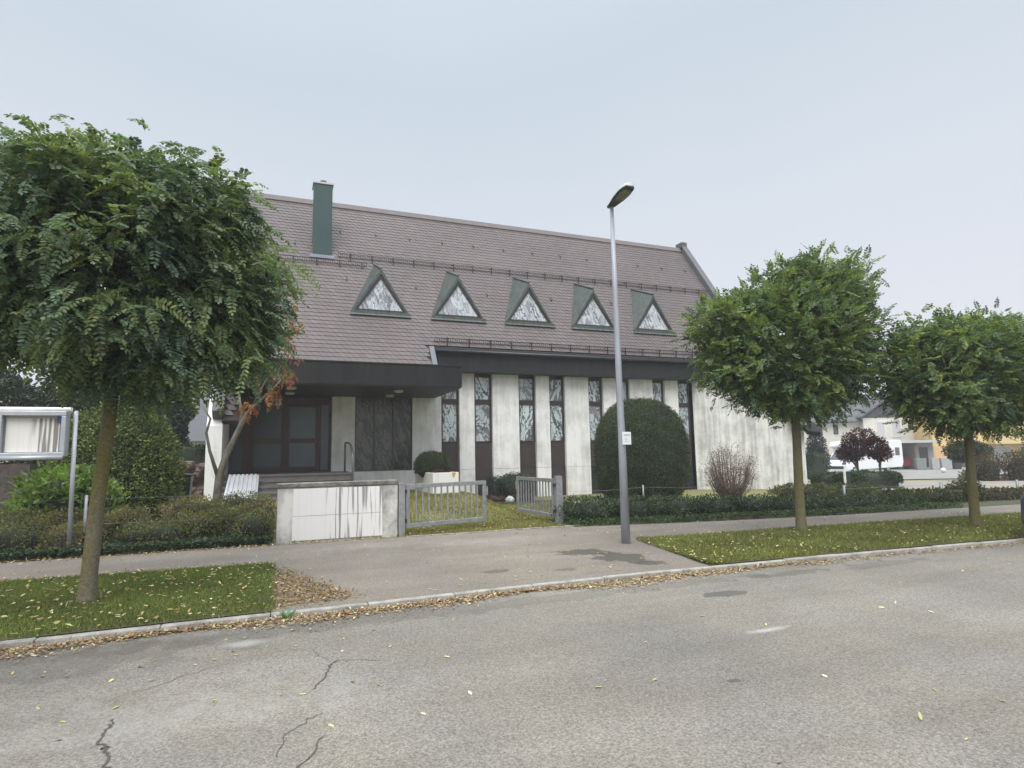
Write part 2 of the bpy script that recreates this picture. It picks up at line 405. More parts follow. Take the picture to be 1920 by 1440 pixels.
def streak_mat(name, base, dark, x0, xs, lo=.62, seed=0.0):
    """white board under running vertical streaks that start part way across"""
    m, t, bs = newmat(name)
    P = pos(t, (9, 0, .35)); P.node.inputs['Location'].default_value = (seed, 0, seed)
    a = noise(t, P, 1.6, 3, .5)
    sp = nn(t, 'ShaderNodeSeparateXYZ'); t.links.new(pos(t), sp.inputs[0])
    gate = mapr(t, sp.outputs[0], x0, x0+.12)
    f = math_(t, 'MULTIPLY', mapr(t, a, lo-.07, lo), gate)
    faint = mapr(t, noise(t, pos(t, (14, 0, .2)), 1.4, 2), .5, .7, 0, .25)
    c = mixc(t, faint, base, tuple(q*.82 for q in base)); c = mixc(t, f, c, dark)
    t.links.new(c, bs.inputs['Base Color']); bs.inputs['Roughness'].default_value = .6
    return m
M_board = streak_mat('streaked board', (.80, .785, .77), (.30, .28, .29), .92, 1, .595, 3.0)
M_board2 = streak_mat('streaked notice', (.80, .78, .75), (.26, .24, .24), -3.95, 1, .53, 8.0)

# ------------------------------------------------------------------ ground, road, path
def curve(xs, ys): return lambda x: np.interp(x, xs, ys)
KX = [-80, -12, -2.2, .5, 2.7, 5.2, 8.2, 11.7, 20, 40, 80]
kerbY = curve(KX, [6.4, 6.8, 6.88, 6.92, 6.97, 6.96, 6.82, 6.58, 5.9, 3.5, -4])
nearY = curve([-80, -12, -3.5, 0, 6.3, 10.4, 16.3, 25, 45, 80], [10.2, 10.5, 10.38, 10.18, 9.72, 9.5, 9.05, 8.2, 5.8, -1])
farY = curve([-80, -12, -4.2, 0, 6, 8.7, 12.8, 19, 26, 45, 80], [12.6, 12.6, 12.45, 12.4, 12.1, 11.5, 10.9, 10.4, 9.7, 7.2, .5])
ROADZ = -.05

def grid_sheet(name, xs, ys_fn, nv, z_fn, m, kind='structure'):
    V = []; Fc = []; n = len(xs)
    for x in xs:
        y0, y1 = ys_fn(x)
        for j in range(nv):
            y = y0+(y1-y0)*j/(nv-1); V.append((x, y, float(z_fn(x, y))))
    for i in range(n-1):
        for j in range(nv-1): Fc.append((i*nv+j, (i+1)*nv+j, (i+1)*nv+j+1, i*nv+j+1))
    mb = MB(); mb.add(V, Fc, 0, True); o = mb.build(name, m); o['kind'] = kind; return o

xsd = np.concatenate([np.linspace(-80, -13, 10), np.linspace(-12, 26, 115), np.linspace(28, 80, 20)])
# terrain: one sheet to the horizon
gx = np.concatenate([np.linspace(-700, -40, 12), np.linspace(-36, 70, 180), np.linspace(80, 900, 14)])
gy = np.concatenate([np.linspace(-500, -30, 10), np.linspace(-20, 11, 8), np.linspace(11.6, 45, 100), np.linspace(47, 90, 16), np.linspace(100, 1100, 14)])
GX, GY = np.meshgrid(gx, gy, indexing='ij')
under = (GY < farY(GX)-.25)
GZ = np.where(under, -.3, hgt(GX, GY)-.02+.03*np.sin(GX*2.1)*np.cos(GY*1.7)*(GY > 13)*(GY < 20)*(np.abs(GX) < 20))
V = np.stack([GX, GY, GZ], -1).reshape(-1, 3); ny = len(gy)
F_ = [(i*ny+j, (i+1)*ny+j, (i+1)*ny+j+1, i*ny+j+1) for i in range(len(gx)-1) for j in range(ny-1)]
mb = MB(); mb.add(V, F_, 0, True); ground = mb.build('ground', M_lawn); ground['kind'] = 'structure'

# road with its cracks
mb = MB()
V = []; Fc = []
for x in xsd:
    ky = float(kerbY(x))
    for y in (-9, -4, 0, 2, 4, 5.5): V.append((x, min(y, ky-.5), ROADZ))
    V.append((x, ky-.004, ROADZ))
for i in range(len(xsd)-1):
    for j in range(6): Fc.append((i*7+j, (i+1)*7+j, (i+1)*7+j+1, i*7+j+1))
mb.add(V, Fc, 0)
def crack(pts, w):
    P = []
    for k in range(len(pts)-1):
        a, b = np.array(pts[k]), np.array(pts[k+1])
        for s in np.linspace(0, 1, 7)[:-1]: P.append(a+(b-a)*s+RNG.normal(0, .012, 2))
    P.append(np.array(pts[-1])); n = len(P)
    for k in range(n-1):
        a, b = P[k], P[k+1]; d = b-a; q = np.array([-d[1], d[0]])/max(np.hypot(*d), 1e-6)
        w = w if k else w*.72; w0 = w*(.25+.8*random.random())*min(1, 3*min(k+1, n-k)/n); w1 = w*.6
        mb.add([(*(a-q*w0/2), ROADZ+.004), (*(b-q*w1/2), ROADZ+.004), (*(b+q*w1/2), ROADZ+.004), (*(a+q*w0/2), ROADZ+.004)], [(0, 1, 2, 3)], 1)
crack([(.28, 4.72), (.40, 5.02), (.46, 5.22), (.52, 5.33)], .030)
crack([(.52, 5.33), (.63, 5.28), (.92, 5.13)], .014)
crack([(.48, 5.3), (.38, 5.5), (.36, 5.7)], .010)
crack([(-.94, 4.79), (-.93, 4.6), (-.93, 4.40), (-.85, 4.25), (-.80, 4.05), (-.82, 3.7)], .034)
crack([(.34, 4.30), (.22, 4.22), (.10, 4.05), (.05, 3.8)], .016)
crack([(-.92, 5.2), (-.70, 5.36), (-.45, 5.56), (-.2, 5.7)], .012)
crack([(.3, 3.95), (.22, 3.7), (.05, 3.5)], .022)
crack([(-.2, 5.72), (.1, 5.78), (.38, 5.72)], .010)
road = mb.build('road', [M_road, M_crack]); road['kind'] = 'structure'

# kerb stones, one metre each
mb = MB(); x = -14.0
while x < 40:
    a = np.array([x, kerbY(x)]); b = np.array([x+.994, kerbY(x+.994)]); dz = random.uniform(-.006, .004)
    mb.hexa([(a[0], a[1], -.2), (b[0], b[1], -.2), (b[0], b[1]+.105, -.2), (a[0], a[1]+.105, -.2),
             (a[0], a[1]+.012, .005+dz), (b[0], b[1]+.012, .005+dz), (b[0], b[1]+.105, .005+dz), (a[0], a[1]+.105, .005+dz)])
    x += 1.0
kerb = mb.build('kerb', M_kerb, bevel=.012); kerb['kind'] = 'structure'
footpath = grid_sheet('footpath', xsd, lambda x: (float(kerbY(x))+.103, float(farY(x))), 8, lambda x, y: -.004, M_path)
# thin edging stones where the footpath meets the lawn at the gate
mb = MB()
for x in np.arange(2.5, 6.2, .5): mb.box(x, x+.48, 12.16+.02*math.sin(x*3), 12.22+.02*math.sin(x*3), -.1, .018)
edging = mb.build('path_edging', M_kerb); edging['kind'] = 'structure'
# the two grass verges
def vergeL(x): return (float(kerbY(x))+.103, float(nearY(x))-.05)
vx = np.linspace(-14, 0, 30)
grid_sheet('verge', vx, lambda x: (float(kerbY(x))+.103, float(nearY(x))), 5, lambda x, y: .012, M_verge)
vx2 = np.linspace(5.75, 46, 70)
def vr(x):
    y0, y1 = float(kerbY(x))+.103, float(nearY(x))
    return (y0, max(y0+.05, min(y1, y0+(x-5.75)*5.5)))
grid_sheet('verge', vx2, vr, 5, lambda x, y: .012, M_verge)
# planting bed under the hedges
def bedz(x, y): return float(hgt(x, y))-.012+.047*float(ss(0, .22, y-float(farY(x))))
grid_sheet('planting_bed', np.linspace(-14, .02, 24), lambda x: (float(farY(x))+.002, 15.2), 30, bedz, M_soil)
grid_sheet('planting_bed', np.linspace(6.25, 26, 40), lambda x: (float(farY(x))+.002, 13.6 if x < 14 else 12.6), 16, bedz, M_soil)
def quad_sheet(name, p, m, n=14, dz=.03):
    p = [np.array(q, float) for q in p]; V = []; Fc = []
    for i in range(n+1):
        for j in range(n+1):
            u, v = i/n, j/n; q = (p[0]*(1-u)+p[1]*u)*(1-v)+(p[3]*(1-u)+p[2]*u)*v
            V.append((q[0], q[1], float(hgt(*q))+dz))
    for i in range(n):
        for j in range(n): Fc.append((i*(n+1)+j, (i+1)*(n+1)+j, (i+1)*(n+1)+j+1, i*(n+1)+j+1))
    mb = MB(); mb.add(V, Fc, 0, True); o = mb.build(name, m); o['kind'] = 'structure'; return o
quad_sheet('yard', [(20.9, 16.2), (33.0, 11.4), (41.5, 17.2), (27.5, 22.9)], M_yard)
quad_sheet('parking_area', [(30.0, 27.4), (52, 18.8), (95, 44), (60, 58)], M_yard2, 20)

# ------------------------------------------------------------------ church
T55 = math.tan(rad(55)); S55, C55 = math.sin(rad(55)), math.cos(rad(55))
def rz(y): return 5.62+(y-20.9)*T55
def ry(z): return 20.9+(z-5.62)/T55
ROOFN = Vector((0, -S55, C55)); ROOFD = Vector((0, C55, S55))
XL, XR, RZ = -1.45, 20.1, 12.45
RY = ry(RZ)
church = thing('church', (9, 21.5, 0), 'modern church with a steep mauve slate roof, whitewashed concrete slabs and five triangular dormers', 'church')

# --- roof body
def zlow(x):
    if x < -1.0: return 2.75
    if x < 5.1: return 4.30
    if x < 17.08: return 5.52
    return 5.52-(x-17.08)*.86
mb = MB()
for (a, b) in ((XL, -1.0), (-1.0, 5.1), (5.1, 17.08), (17.08, XR)):
    za, zb = zlow(a+1e-4), zlow(b-1e-4); o = -ROOFN*.03; th = -ROOFN*.18
    p = [Vector((a, ry(za), za))+o, Vector((b, ry(zb), zb))+o, Vector((b, RY, RZ))+o, Vector((a, RY, RZ))+o]
    mb.prism(p[::-1], th)
mb.prism([(XL, RY, RZ-.05), (XR, RY, RZ-.05), (XR, RY+6.4, RZ-9.2), (XL, RY+6.4, RZ-9.2)], (0, -.1, -.16))
roof = mb.build('roof', M_under, church)
# tiles: rows of slate with one rounded corner
RE, TW = .195, .215
V5 = []; C5 = []; V4 = []
row = 0; z = 2.7
slen0 = 0
base_cols = np.array([[.124, .101, .098], [.118, .098, .097], [.132, .106, .101], [.121, .103, .098], [.112, .094, .095]])
while True:
    s0 = row*RE; zb = 2.72+s0*S55
    if zb > RZ-.12: break
    yb = ry(zb); off = (row*.075) % TW
    k = int((XL-1)/TW)
    while True:
        u0 = k*TW+off; k += 1
        if u0 > XR-.1: break
        if u0 < XL+.02 or zb < zlow(u0+.1)-.02 or (u0+TW < 17.3 and zb < zlow(u0+TW)-.05): continue
        jit = random.uniform(-.0015, .0015)
        def P(u, v, h):
            return np.array([u, yb, zb])+np.array([0, C55, S55])*v+np.array([0, -S55, C55])*h
        hb, hm, ht = .022+jit, .019+jit, .004
        top = [P(u0-.05, RE+.02, ht+.004), P(u0+.035, .04, hm+.003), P(u0+.05, .012, hb+.002), P(u0+.075, 0, hb), P(u0+TW+.07, 0, hb-.006), P(u0+TW-.04, RE+.02, ht-.003)]
        V5.append(np.stack(top))
        c = base_cols[random.randrange(5)]*random.uniform(.93, 1.07)*(1+.07*math.sin(u0*.9+zb*.35)*math.sin(zb*1.3-u0*.23))
        C5.append(c)
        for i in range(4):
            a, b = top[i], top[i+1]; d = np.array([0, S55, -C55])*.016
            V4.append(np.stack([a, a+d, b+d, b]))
    row += 1
V5 = np.concatenate(V5); C5 = np.array(C5); V4 = np.concatenate(V4)
raw_mesh('tile_field', V5, 6, C5, M_tile, roof)
raw_mesh('tile_edges', V4, 4, np.tile([[.05, .04, .042]], (len(V4)//4, 1)), M_tile, roof)  # edge faces coloured dark to strengthen the shadow lines between courses
# ridge cap, verges
mb = MB()
mb.prism([(XL, RY-.17, RZ-.22), (XL, RY-.20, RZ-.18), (XL, RY-.04, RZ+.08), (XL, RY+.04, RZ+.08), (XL, RY+.24, RZ-.22)], (XR-XL, 0, 0))
mb.build('ridge_cap', M_ridge, roof)
def verge(xc, w, zl, m):
    mb = MB(); c = []
    a = Vector((xc, ry(zl), zl)); b = Vector((xc, RY, RZ))
    up = ROOFN
    mb.obox((a+b)/2+up*.06, (b-a)/2, Vector((w/2, 0, 0)), up*.20, 0)
    mb.box(xc-w/2, xc+w/2, RY-.22, RY+.3, RZ-.5, RZ+.36, 1)
    return mb.build('verge_trim', m, roof)
verge(XR+.12, .34, 2.45, [M_verge_trim, M_verge_trim])
verge(XL-.10, .30, 2.85, [M_verge_trim, M_tan])
# flashing where the low part of the roof stops beside the fascia
mb = MB(); a = Vector((5.13, ry(4.42), 4.42)); b = Vector((5.13, ry(5.5), 5.5))
mb.obox((a+b)/2+ROOFN*.03, (b-a)/2, Vector((.09, 0, 0)), ROOFN*.05)
mb.build('flashing', M_flash, roof)
mb = MB(); mb.box(5.05, 5.22, 20.86, 21.0, 5.22, 5.52); mb.build('gutter_end', M_iron, roof)
# chimney
mb = MB(); mb.box(1.14, 1.84, 23.52, 24.2, 9.0, 12.33)
ch = mb.build('chimney', M_chim, roof, bevel=.015)
mb = MB(); mb.box(1.10, 1.88, 23.48, 24.24, 12.33, 12.40); mb.build('chimney_cap', M_cap, ch)
mb = MB(); mb.tube([(1.5, 23.85, 12.40), (1.5, 23.85, 12.47), (1.5, 23.85, 12.50), (1.5, 23.85, 12.58), (1.5, 23.85, 12.62)], [.12, .12, .16, .13, .05], 12); mb.build('chimney_pot', M_iron, ch)
mb = MB(); mb.obox(Vector((1.49, ry(9.33), 9.33))+ROOFN*.05, (.45, 0, 0), ROOFD*.10, ROOFN*.02); mb.build('chimney_flashing', M_flash, ch)
# snow guards
def guard(x0, x1, zz, first=.5):
    mb = MB(); y = ry(zz)
    b0 = Vector((0, y, zz))
    lean = (ROOFN*.9+Vector((0, 0, .35))).normalized()
    for h in (.05, .19): mb.beam(Vector((x0, 0, 0))+b0+lean*h, Vector((x1, 0, 0))+b0+lean*h, .018, .018)
    x = x0+.04
    while x < x1:
        mb.beam(Vector((x, 0, 0))+b0+lean*.05, Vector((x, 0, 0))+b0+lean*.19, .012, .012, (1, 0, 0)); x += .085
    x = x0+first
    while x < x1:
        p = Vector((x, 0, 0))+b0
        mb.beam(p-ROOFD*.16+ROOFN*.03, p+lean*.22, .035, .03, (1, 0, 0))
        mb.beam(p+ROOFD*.2+ROOFN*.03, p+lean*.16, .025, .02, (1, 0, 0)); x += .84
    mb.build('snow_guard', M_iron, roof)
guard(-.9, 3.15, 9.02); guard(2.05, 19.9, 9.42); guard(5.25, 18.2, 5.74)
# roof hooks
def hook(x, zz):
    mb = MB(); p = Vector((x, ry(zz), zz))
    mb.beam(p+ROOFN*.03-ROOFD*.13, p+ROOFN*.03+ROOFD*.10, .035, .02, ROOFN)
    mb.beam(p+ROOFN*.03-ROOFD*.11, p+ROOFN*.12-ROOFD*.10, .035, .02, (1, 0, 0)); mb.build('roof_hook', M_iron, roof)
for i in range(13): hook(2.25+1.43*i, 10.86)
for x, zz in ((.5, 9.95), (2.35, 8.36), (4.98, 8.22), (7.92, 8.16), (10.85, 8.2), (13.85, 8.3), (.2, 8.4)): hook(x, zz)
# dormers
def tri(xc, hw, z0, z1, y): return [Vector((xc-hw, y, z0)), Vector((xc+hw, y, z0)), Vector((xc, y, z1))]
def ring(mb, outer, inner, depth, mi=0):
    n = len(outer); dv = Vector((0, depth, 0))
    for i in range(n):
        j = (i+1) % n
        mb.hexa([outer[i], outer[j], inner[j], inner[i], outer[i]+dv, outer[j]+dv, inner[j]+dv, inner[i]+dv], mi)
for xc in (3.47, 6.44, 9.42, 12.38, 15.40):
    yf, zb = 21.70, 6.86
    mb = MB()
    A = Vector((xc, yf, 8.53)); B = Vector((xc, 23.40, rz(23.40)+.03)); bl = Vector((xc-1.04, yf, zb)); br = Vector((xc+1.04, yf, zb))
    blr = Vector((xc-1.04, yf+.12, zb+.1)); brr = Vector((xc+1.04, yf+.12, zb+.1))
    dn = Vector((0, 0, -.10))
    mb.add([A, B, bl, br, blr, brr, A+dn*2, B+dn*2, blr+Vector((.12, .02, -.03)), brr+Vector((-.12, .02, -.03))],
           [(0, 1, 4, 2), (0, 3, 5, 1), (6, 8, 7), (6, 7, 9)])
    ring(mb, tri(xc, 1.04, zb, 8.53, yf), tri(xc, .93, zb+.06, 8.35, yf), .10)
    mb.beam(A+Vector((0, -.01, .02)), B+Vector((0, 0, .02)), .07, .04)
    d = mb.build('dormer', M_copper, church)
    mb = MB(); ring(mb, tri(xc, .93, zb+.06, 8.35, yf+.03), tri(xc, .82, zb+.125, 8.17, yf+.03), .10); mb.build('dormer_frame', M_frame, d)
    mb = MB(); mb.prism(tri(xc, .86, zb+.10, 8.22, yf+.07), (0, .02, 0)); mb.build('dormer_pane', M_stain2, d)
    mb = MB(); mb.box(xc-1.07, xc+1.07, yf-.07, yf-.003, zb-.06, zb+.03)
    mb.obox(Vector((xc, yf-.05, zb-.09))+ROOFN*.02, (1.10, 0, 0), ROOFD*.07, ROOFN*.015); mb.build('dormer_sill', M_copper, d)

# --- facade
YF = 21.5
wins = [(5.68, 6.38), (6.97, 7.70), (8.79, 9.52), (10.11, 10.80), (11.88, 12.57), (13.19, 13.86), (15.0, 15.63), (16.31, 17.0)]
slabs = [(4.60, 5.68)]+[(wins[i][1], wins[i+1][0]) for i in range(7)]
for i, (a, b) in enumerate(slabs):
    mb = MB()
    for z0, z1 in ((-.6, 1.085), (1.093, 5.0)): mb.box(a, b, YF, YF+.35, z0, z1)
    mb.build('concrete_slab', M_slab, church, bevel=.008)
for wi, (a, b) in enumerate(wins):
    y0 = YF+.13; fw = .085
    mb = MB(); mb.box(a+.002, a+fw, y0, y0+.1, 2.10, 4.72); mb.box(b-fw, b-.002, y0, y0+.1, 2.10, 4.72)
    mb.box(a+fw, b-fw, y0, y0+.1, 4.58, 4.72); mb.box(a+fw, b-fw, y0-.012, y0+.1, 3.55, 3.73); mb.box(a+fw, b-fw, y0, y0+.1, 2.10, 2.14)
    w = mb.build('strip_window', M_frame, church)
    for z0, z1 in ((2.14, 3.55), (3.73, 4.58)):
        mb = MB(); mb.box(a+fw, b-fw, y0+.035, y0+.06, z0, z1); mb.build('pane', (M_stain, M_stainb, M_stainc)[(wi*2+(z0 > 3)) % 3], w)
    mb = MB(); mb.box(a+.002, b-.002, y0+.02, y0+.14, 1.09, 2.098); mb.build('spandrel_panel', M_brown, w)
    mb = MB(); mb.box(a+.002, b-.002, y0+.0, y0+.14, -.6, 1.087); mb.build('base_panel', M_fascia if a > 11 else M_brown, w)
# fascia and eaves
mb = MB(); mb.box(5.14, 17.3, 20.98, 21.06, 4.69, 5.36); fas = mb.build('fascia', M_fascia, church)
mb = MB(); mb.box(5.14, 17.3, 21.062, 21.49, 4.70, 4.74); mb.build('soffit', M_soffit, fas)
mb = MB(); mb.box(5.14, 17.6, 20.93, 21.04, 5.362, 5.43); mb.box(5.14, 17.6, 20.86, 21.0, 5.45, 5.53); mb.tube([(5.14, 20.86, 5.42), (17.6, 20.86, 5.42)], .065, 8); mb.build('gutter', M_gutter, fas)
# wing wall at the right end, cut by the roof plane
def wing(pts, name, m, th=.3):
    (x0, y0), (x1, y1) = pts; d = Vector((x1-x0, y1-y0, 0)).normalized(); n = Vector((-d.y, d.x, 0))*th
    mb = MB(); k = 1
    for i in range(k):
        s0, s1 = i/k+.0012, (i+1)/k-.0012
        a = Vector((x0+(x1-x0)*s0, y0+(y1-y0)*s0, 0)); b = Vector((x0+(x1-x0)*s1, y0+(y1-y0)*s1, 0))
        ta, tb = rz(a.y)-.28, rz(b.y)-.28
        P_ = [Vector((a.x, a.y, -1)), Vector((b.x, b.y, -1)), Vector((b.x, b.y, tb)), Vector((a.x, a.y, ta))]
        mb.prism(P_[::-1], n)
    return mb.build(name, m, church)
wing(((17.06, 21.5), (20.62, 18.9)), 'wing_wall', M_slabg)
mb = MB()
def gable(x0, x1, yfront, m):
    poly = [(x0, yfront, -1), (x0, RY+6.2, -1), (x0, RY+6.2, RZ-9.3), (x0, RY, RZ-.32), (x0, yfront, rz(yfront)-.3)]
    mb = MB(); mb.prism(poly, (x1-x0, 0, 0)); return mb.build('gable_wall', m, church)
gable(19.9, 20.2, 21.2, M_slabg)
mb = MB(); mb.prism([(20.62, 18.93, -1), (20.2, 21.25, -1), (19.9, 21.25, -1), (20.3, 19.2, -1)], (0, 0, 3.7)); mb.build('wing_return', M_slabg, church)
# dark eave trim at the low right corner
mb = MB(); mb.prism([(20.35, 18.45, 2.35), (20.95, 18.35, 2.30), (20.9, 19.3, 3.35), (20.35, 19.4, 3.4)], (0, .06, -.14)); mb.build('eave_trim', M_fascia, church)
gable(-1.84, -1.43, 18.98, M_slab)
mb = MB(); mb.box(-1.42, 17, 27, 27.2, -1, 6.5); mb.box(-1.42, 5, RY+6.0, RY+6.2, -1, 3); mb.box(5, 20, RY+6.0, RY+6.2, -1, 3); mb.build('rear_wall', M_slab, church)
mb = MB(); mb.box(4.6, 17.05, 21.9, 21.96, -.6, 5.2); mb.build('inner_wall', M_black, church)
# --- porch
mb = MB(); mb.box(-1.25, 5.46, 18.1, 21.495, 3.76, 4.42); can = mb.build('porch_canopy', M_canopy, church, bevel=.01)
mb = MB(); mb.box(-1.22, 5.43, 18.13, 21.49, 3.735, 3.757); mb.build('canopy_soffit', M_soffit, can)
mb = MB(); mb.box(-1.27, 5.48, 18.08, 18.12, 4.42, 4.46); mb.box(5.44, 5.48, 18.12, 21.0, 4.42, 4.46); mb.build('canopy_edge', M_fascia, can)
for x, y in ((.39, 18.89), (.39, 20.43), (3.64, 19.11), (3.63, 20.67)):
    mb = MB(); mb.tube([(x, y, 3.735), (x, y, 3.68), (x, y, 3.66)], [.15, .14, .09], 16); mb.build('ceiling_light', M_pot, can)
mb = MB(); mb.box(1.79, 2.57, YF, YF+.4, 1.12, 3.73); mb.build('concrete_slab', M_slab, church, bevel=.008)
mb = MB(); mb.box(2.27, 4.60, YF-.06, YF+.3, -.2, 1.12); mb.build('porch_plinth', M_slab, church, bevel=.008)
# big porch window: three art glass panes
mb = MB(); y0 = YF+.1
for x in (2.572, 3.225, 3.90, 4.55): mb.box(x, x+.05, y0, y0+.08, 1.16, 3.72)
mb.box(2.572, 4.598, y0, y0+.08, 3.68, 3.732); mb.box(2.572, 4.598, y0-.03, y0+.08, 1.122, 1.17)
pw = mb.build('porch_window', mat('window bar', (.075, .07, .065), .5), church)
for a, b in ((2.622, 3.225), (3.275, 3.90), (3.95, 4.55)):
    mb = MB(); mb.box(a, b, y0+.03, y0+.05, 1.17, 3.68); mb.build('pane', M_stain3, pw)
# entrance door
yd = YF+.25
door = None
mb = MB()
for a, b in ((-1.425, -1.36), (-1.03, -.80), (1.70, 1.785)): mb.box(a, b, yd, yd+.12, 1.15, 3.45)
mb.box(-1.425, 1.785, yd, yd+.12, 3.45, 3.735); mb.box(-1.425, 1.785, yd-.02, yd+.12, 1.15, 1.20)
mb.box(1.40, 1.46, yd, yd+.12, 1.20, 3.45)
door = mb.build('entrance_door', M_door, church)
for a, b, m in ((-.80, .30, M_glassd), (.30, 1.40, M_glassl)):
    mb = MB(); s = .13; y1 = yd+.02
    mb.box(a+.004, a+s, y1, y1+.06, 1.21, 3.44); mb.box(b-s, b-.004, y1, y1+.06, 1.21, 3.44)
    mb.box(a+s, b-s, y1, y1+.06, 3.36, 3.44); mb.box(a+s, b-s, y1, y1+.06, 2.14, 2.30); mb.box(a+s, b-s, y1, y1+.06, 1.21, 1.34)
    lf = mb.build('door_leaf', M_door, door)
    for z0, z1 in ((1.34, 2.14), (2.30, 3.36)):
        mb = MB(); mb.box(a+s, b-s, y1+.02, y1+.04, z0, z1); mb.build('pane', m, lf)
for a, b, m in ((-1.36, -1.03, M_glassd), (1.46, 1.70, M_glassl)):
    mb = MB(); mb.box(a, b, yd+.04, yd+.06, 1.20, 3.45); mb.build('sidelight', m, door)
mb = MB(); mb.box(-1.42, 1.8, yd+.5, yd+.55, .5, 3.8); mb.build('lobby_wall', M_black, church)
# steps
for k in range(6):
    mb = MB(); y1 = 19.5-.3*k; zt = 1.15-.16*k; yb = 21.74 if k == 0 else y1+.298
    mb.box(-1.425, 2.26, y1, yb, -.3, zt); mb.box(-1.425, 2.265, y1-.025, y1, zt-.06, zt-.001)
    mb.build('step', M_step, church)
mb = MB(); mb.tube([(2.05, 19.65, 1.15), (2.05, 19.65, 2.02), (2.06, 19.6, 2.08), (2.14, 19.5, 2.08), (2.19, 19.35, 2.0), (2.22, 19.05, 1.72), (2.22, 19.0, 1.64), (2.22, 19.0, .46)], .032, 10); mb.build('handrail', M_rail, church)

# ------------------------------------------------------------------ vegetation builders
def pinnate(B, Dv, Ln, npairs, ll, lw, droop, cols, cj=.14):
    """compound leaves: bases B, directions Dv, lengths Ln"""
    n = len(B); Dv = nrm(Dv); upv = nrm(np.array([0, 0, 1.0])+RNG.normal(0, .35, (n, 3)))
    V = []; C = []
    side0 = nrm(np.cross(Dv, upv)); lc = pick(cols, n, .16)
    pat = np.sin(B[:, :1]*4.1+B[:, 2:]*3.3)*np.sin(B[:, 1:2]*3.7-B[:, 2:]*2.9+1.3)
    lc = lc*(1+np.clip(pat, -.6, 1)*np.array([[.42, .30, .02]]))
    for k in range(npairs):
        t = (k+.9)/(npairs+.4)
        p = B+Dv*(Ln*t)[:, None]; p[:, 2] -= droop*Ln*t*t
        tan = Dv.copy(); tan[:, 2] -= 2*droop*t; tan = nrm(tan)
        sz = ll*(.75+.5*math.sin(math.pi*min(1, t*.9+.1)))*(Ln/np.mean(Ln))**.5
        for s in (-1, 1):
            d = nrm(side0*s*.95+tan*.38+np.array([0, 0, -.22])+RNG.normal(0, .16, (n, 3)))
            nv = nrm(np.cross(side0, tan)*1.0+RNG.normal(0, .35, (n, 3)))
            V.append(hexleaves(p, d, nv, sz*RNG.uniform(.85, 1.12, n), lw*RNG.uniform(.85, 1.1, n)).reshape(n, 6, 3)); C.append(lc*(1+RNG.normal(0, cj, (n, 1))))
    p = B+Dv*Ln[:, None]; p[:, 2] -= droop*Ln
    V.append(hexleaves(p, nrm(Dv+np.array([0, 0, -droop*2])), upv, np.full(n, ll), np.full(n, lw)).reshape(n, 6, 3)); C.append(lc)
    return np.concatenate(V).reshape(-1, 3), np.clip(np.concatenate(C), .004, 1)

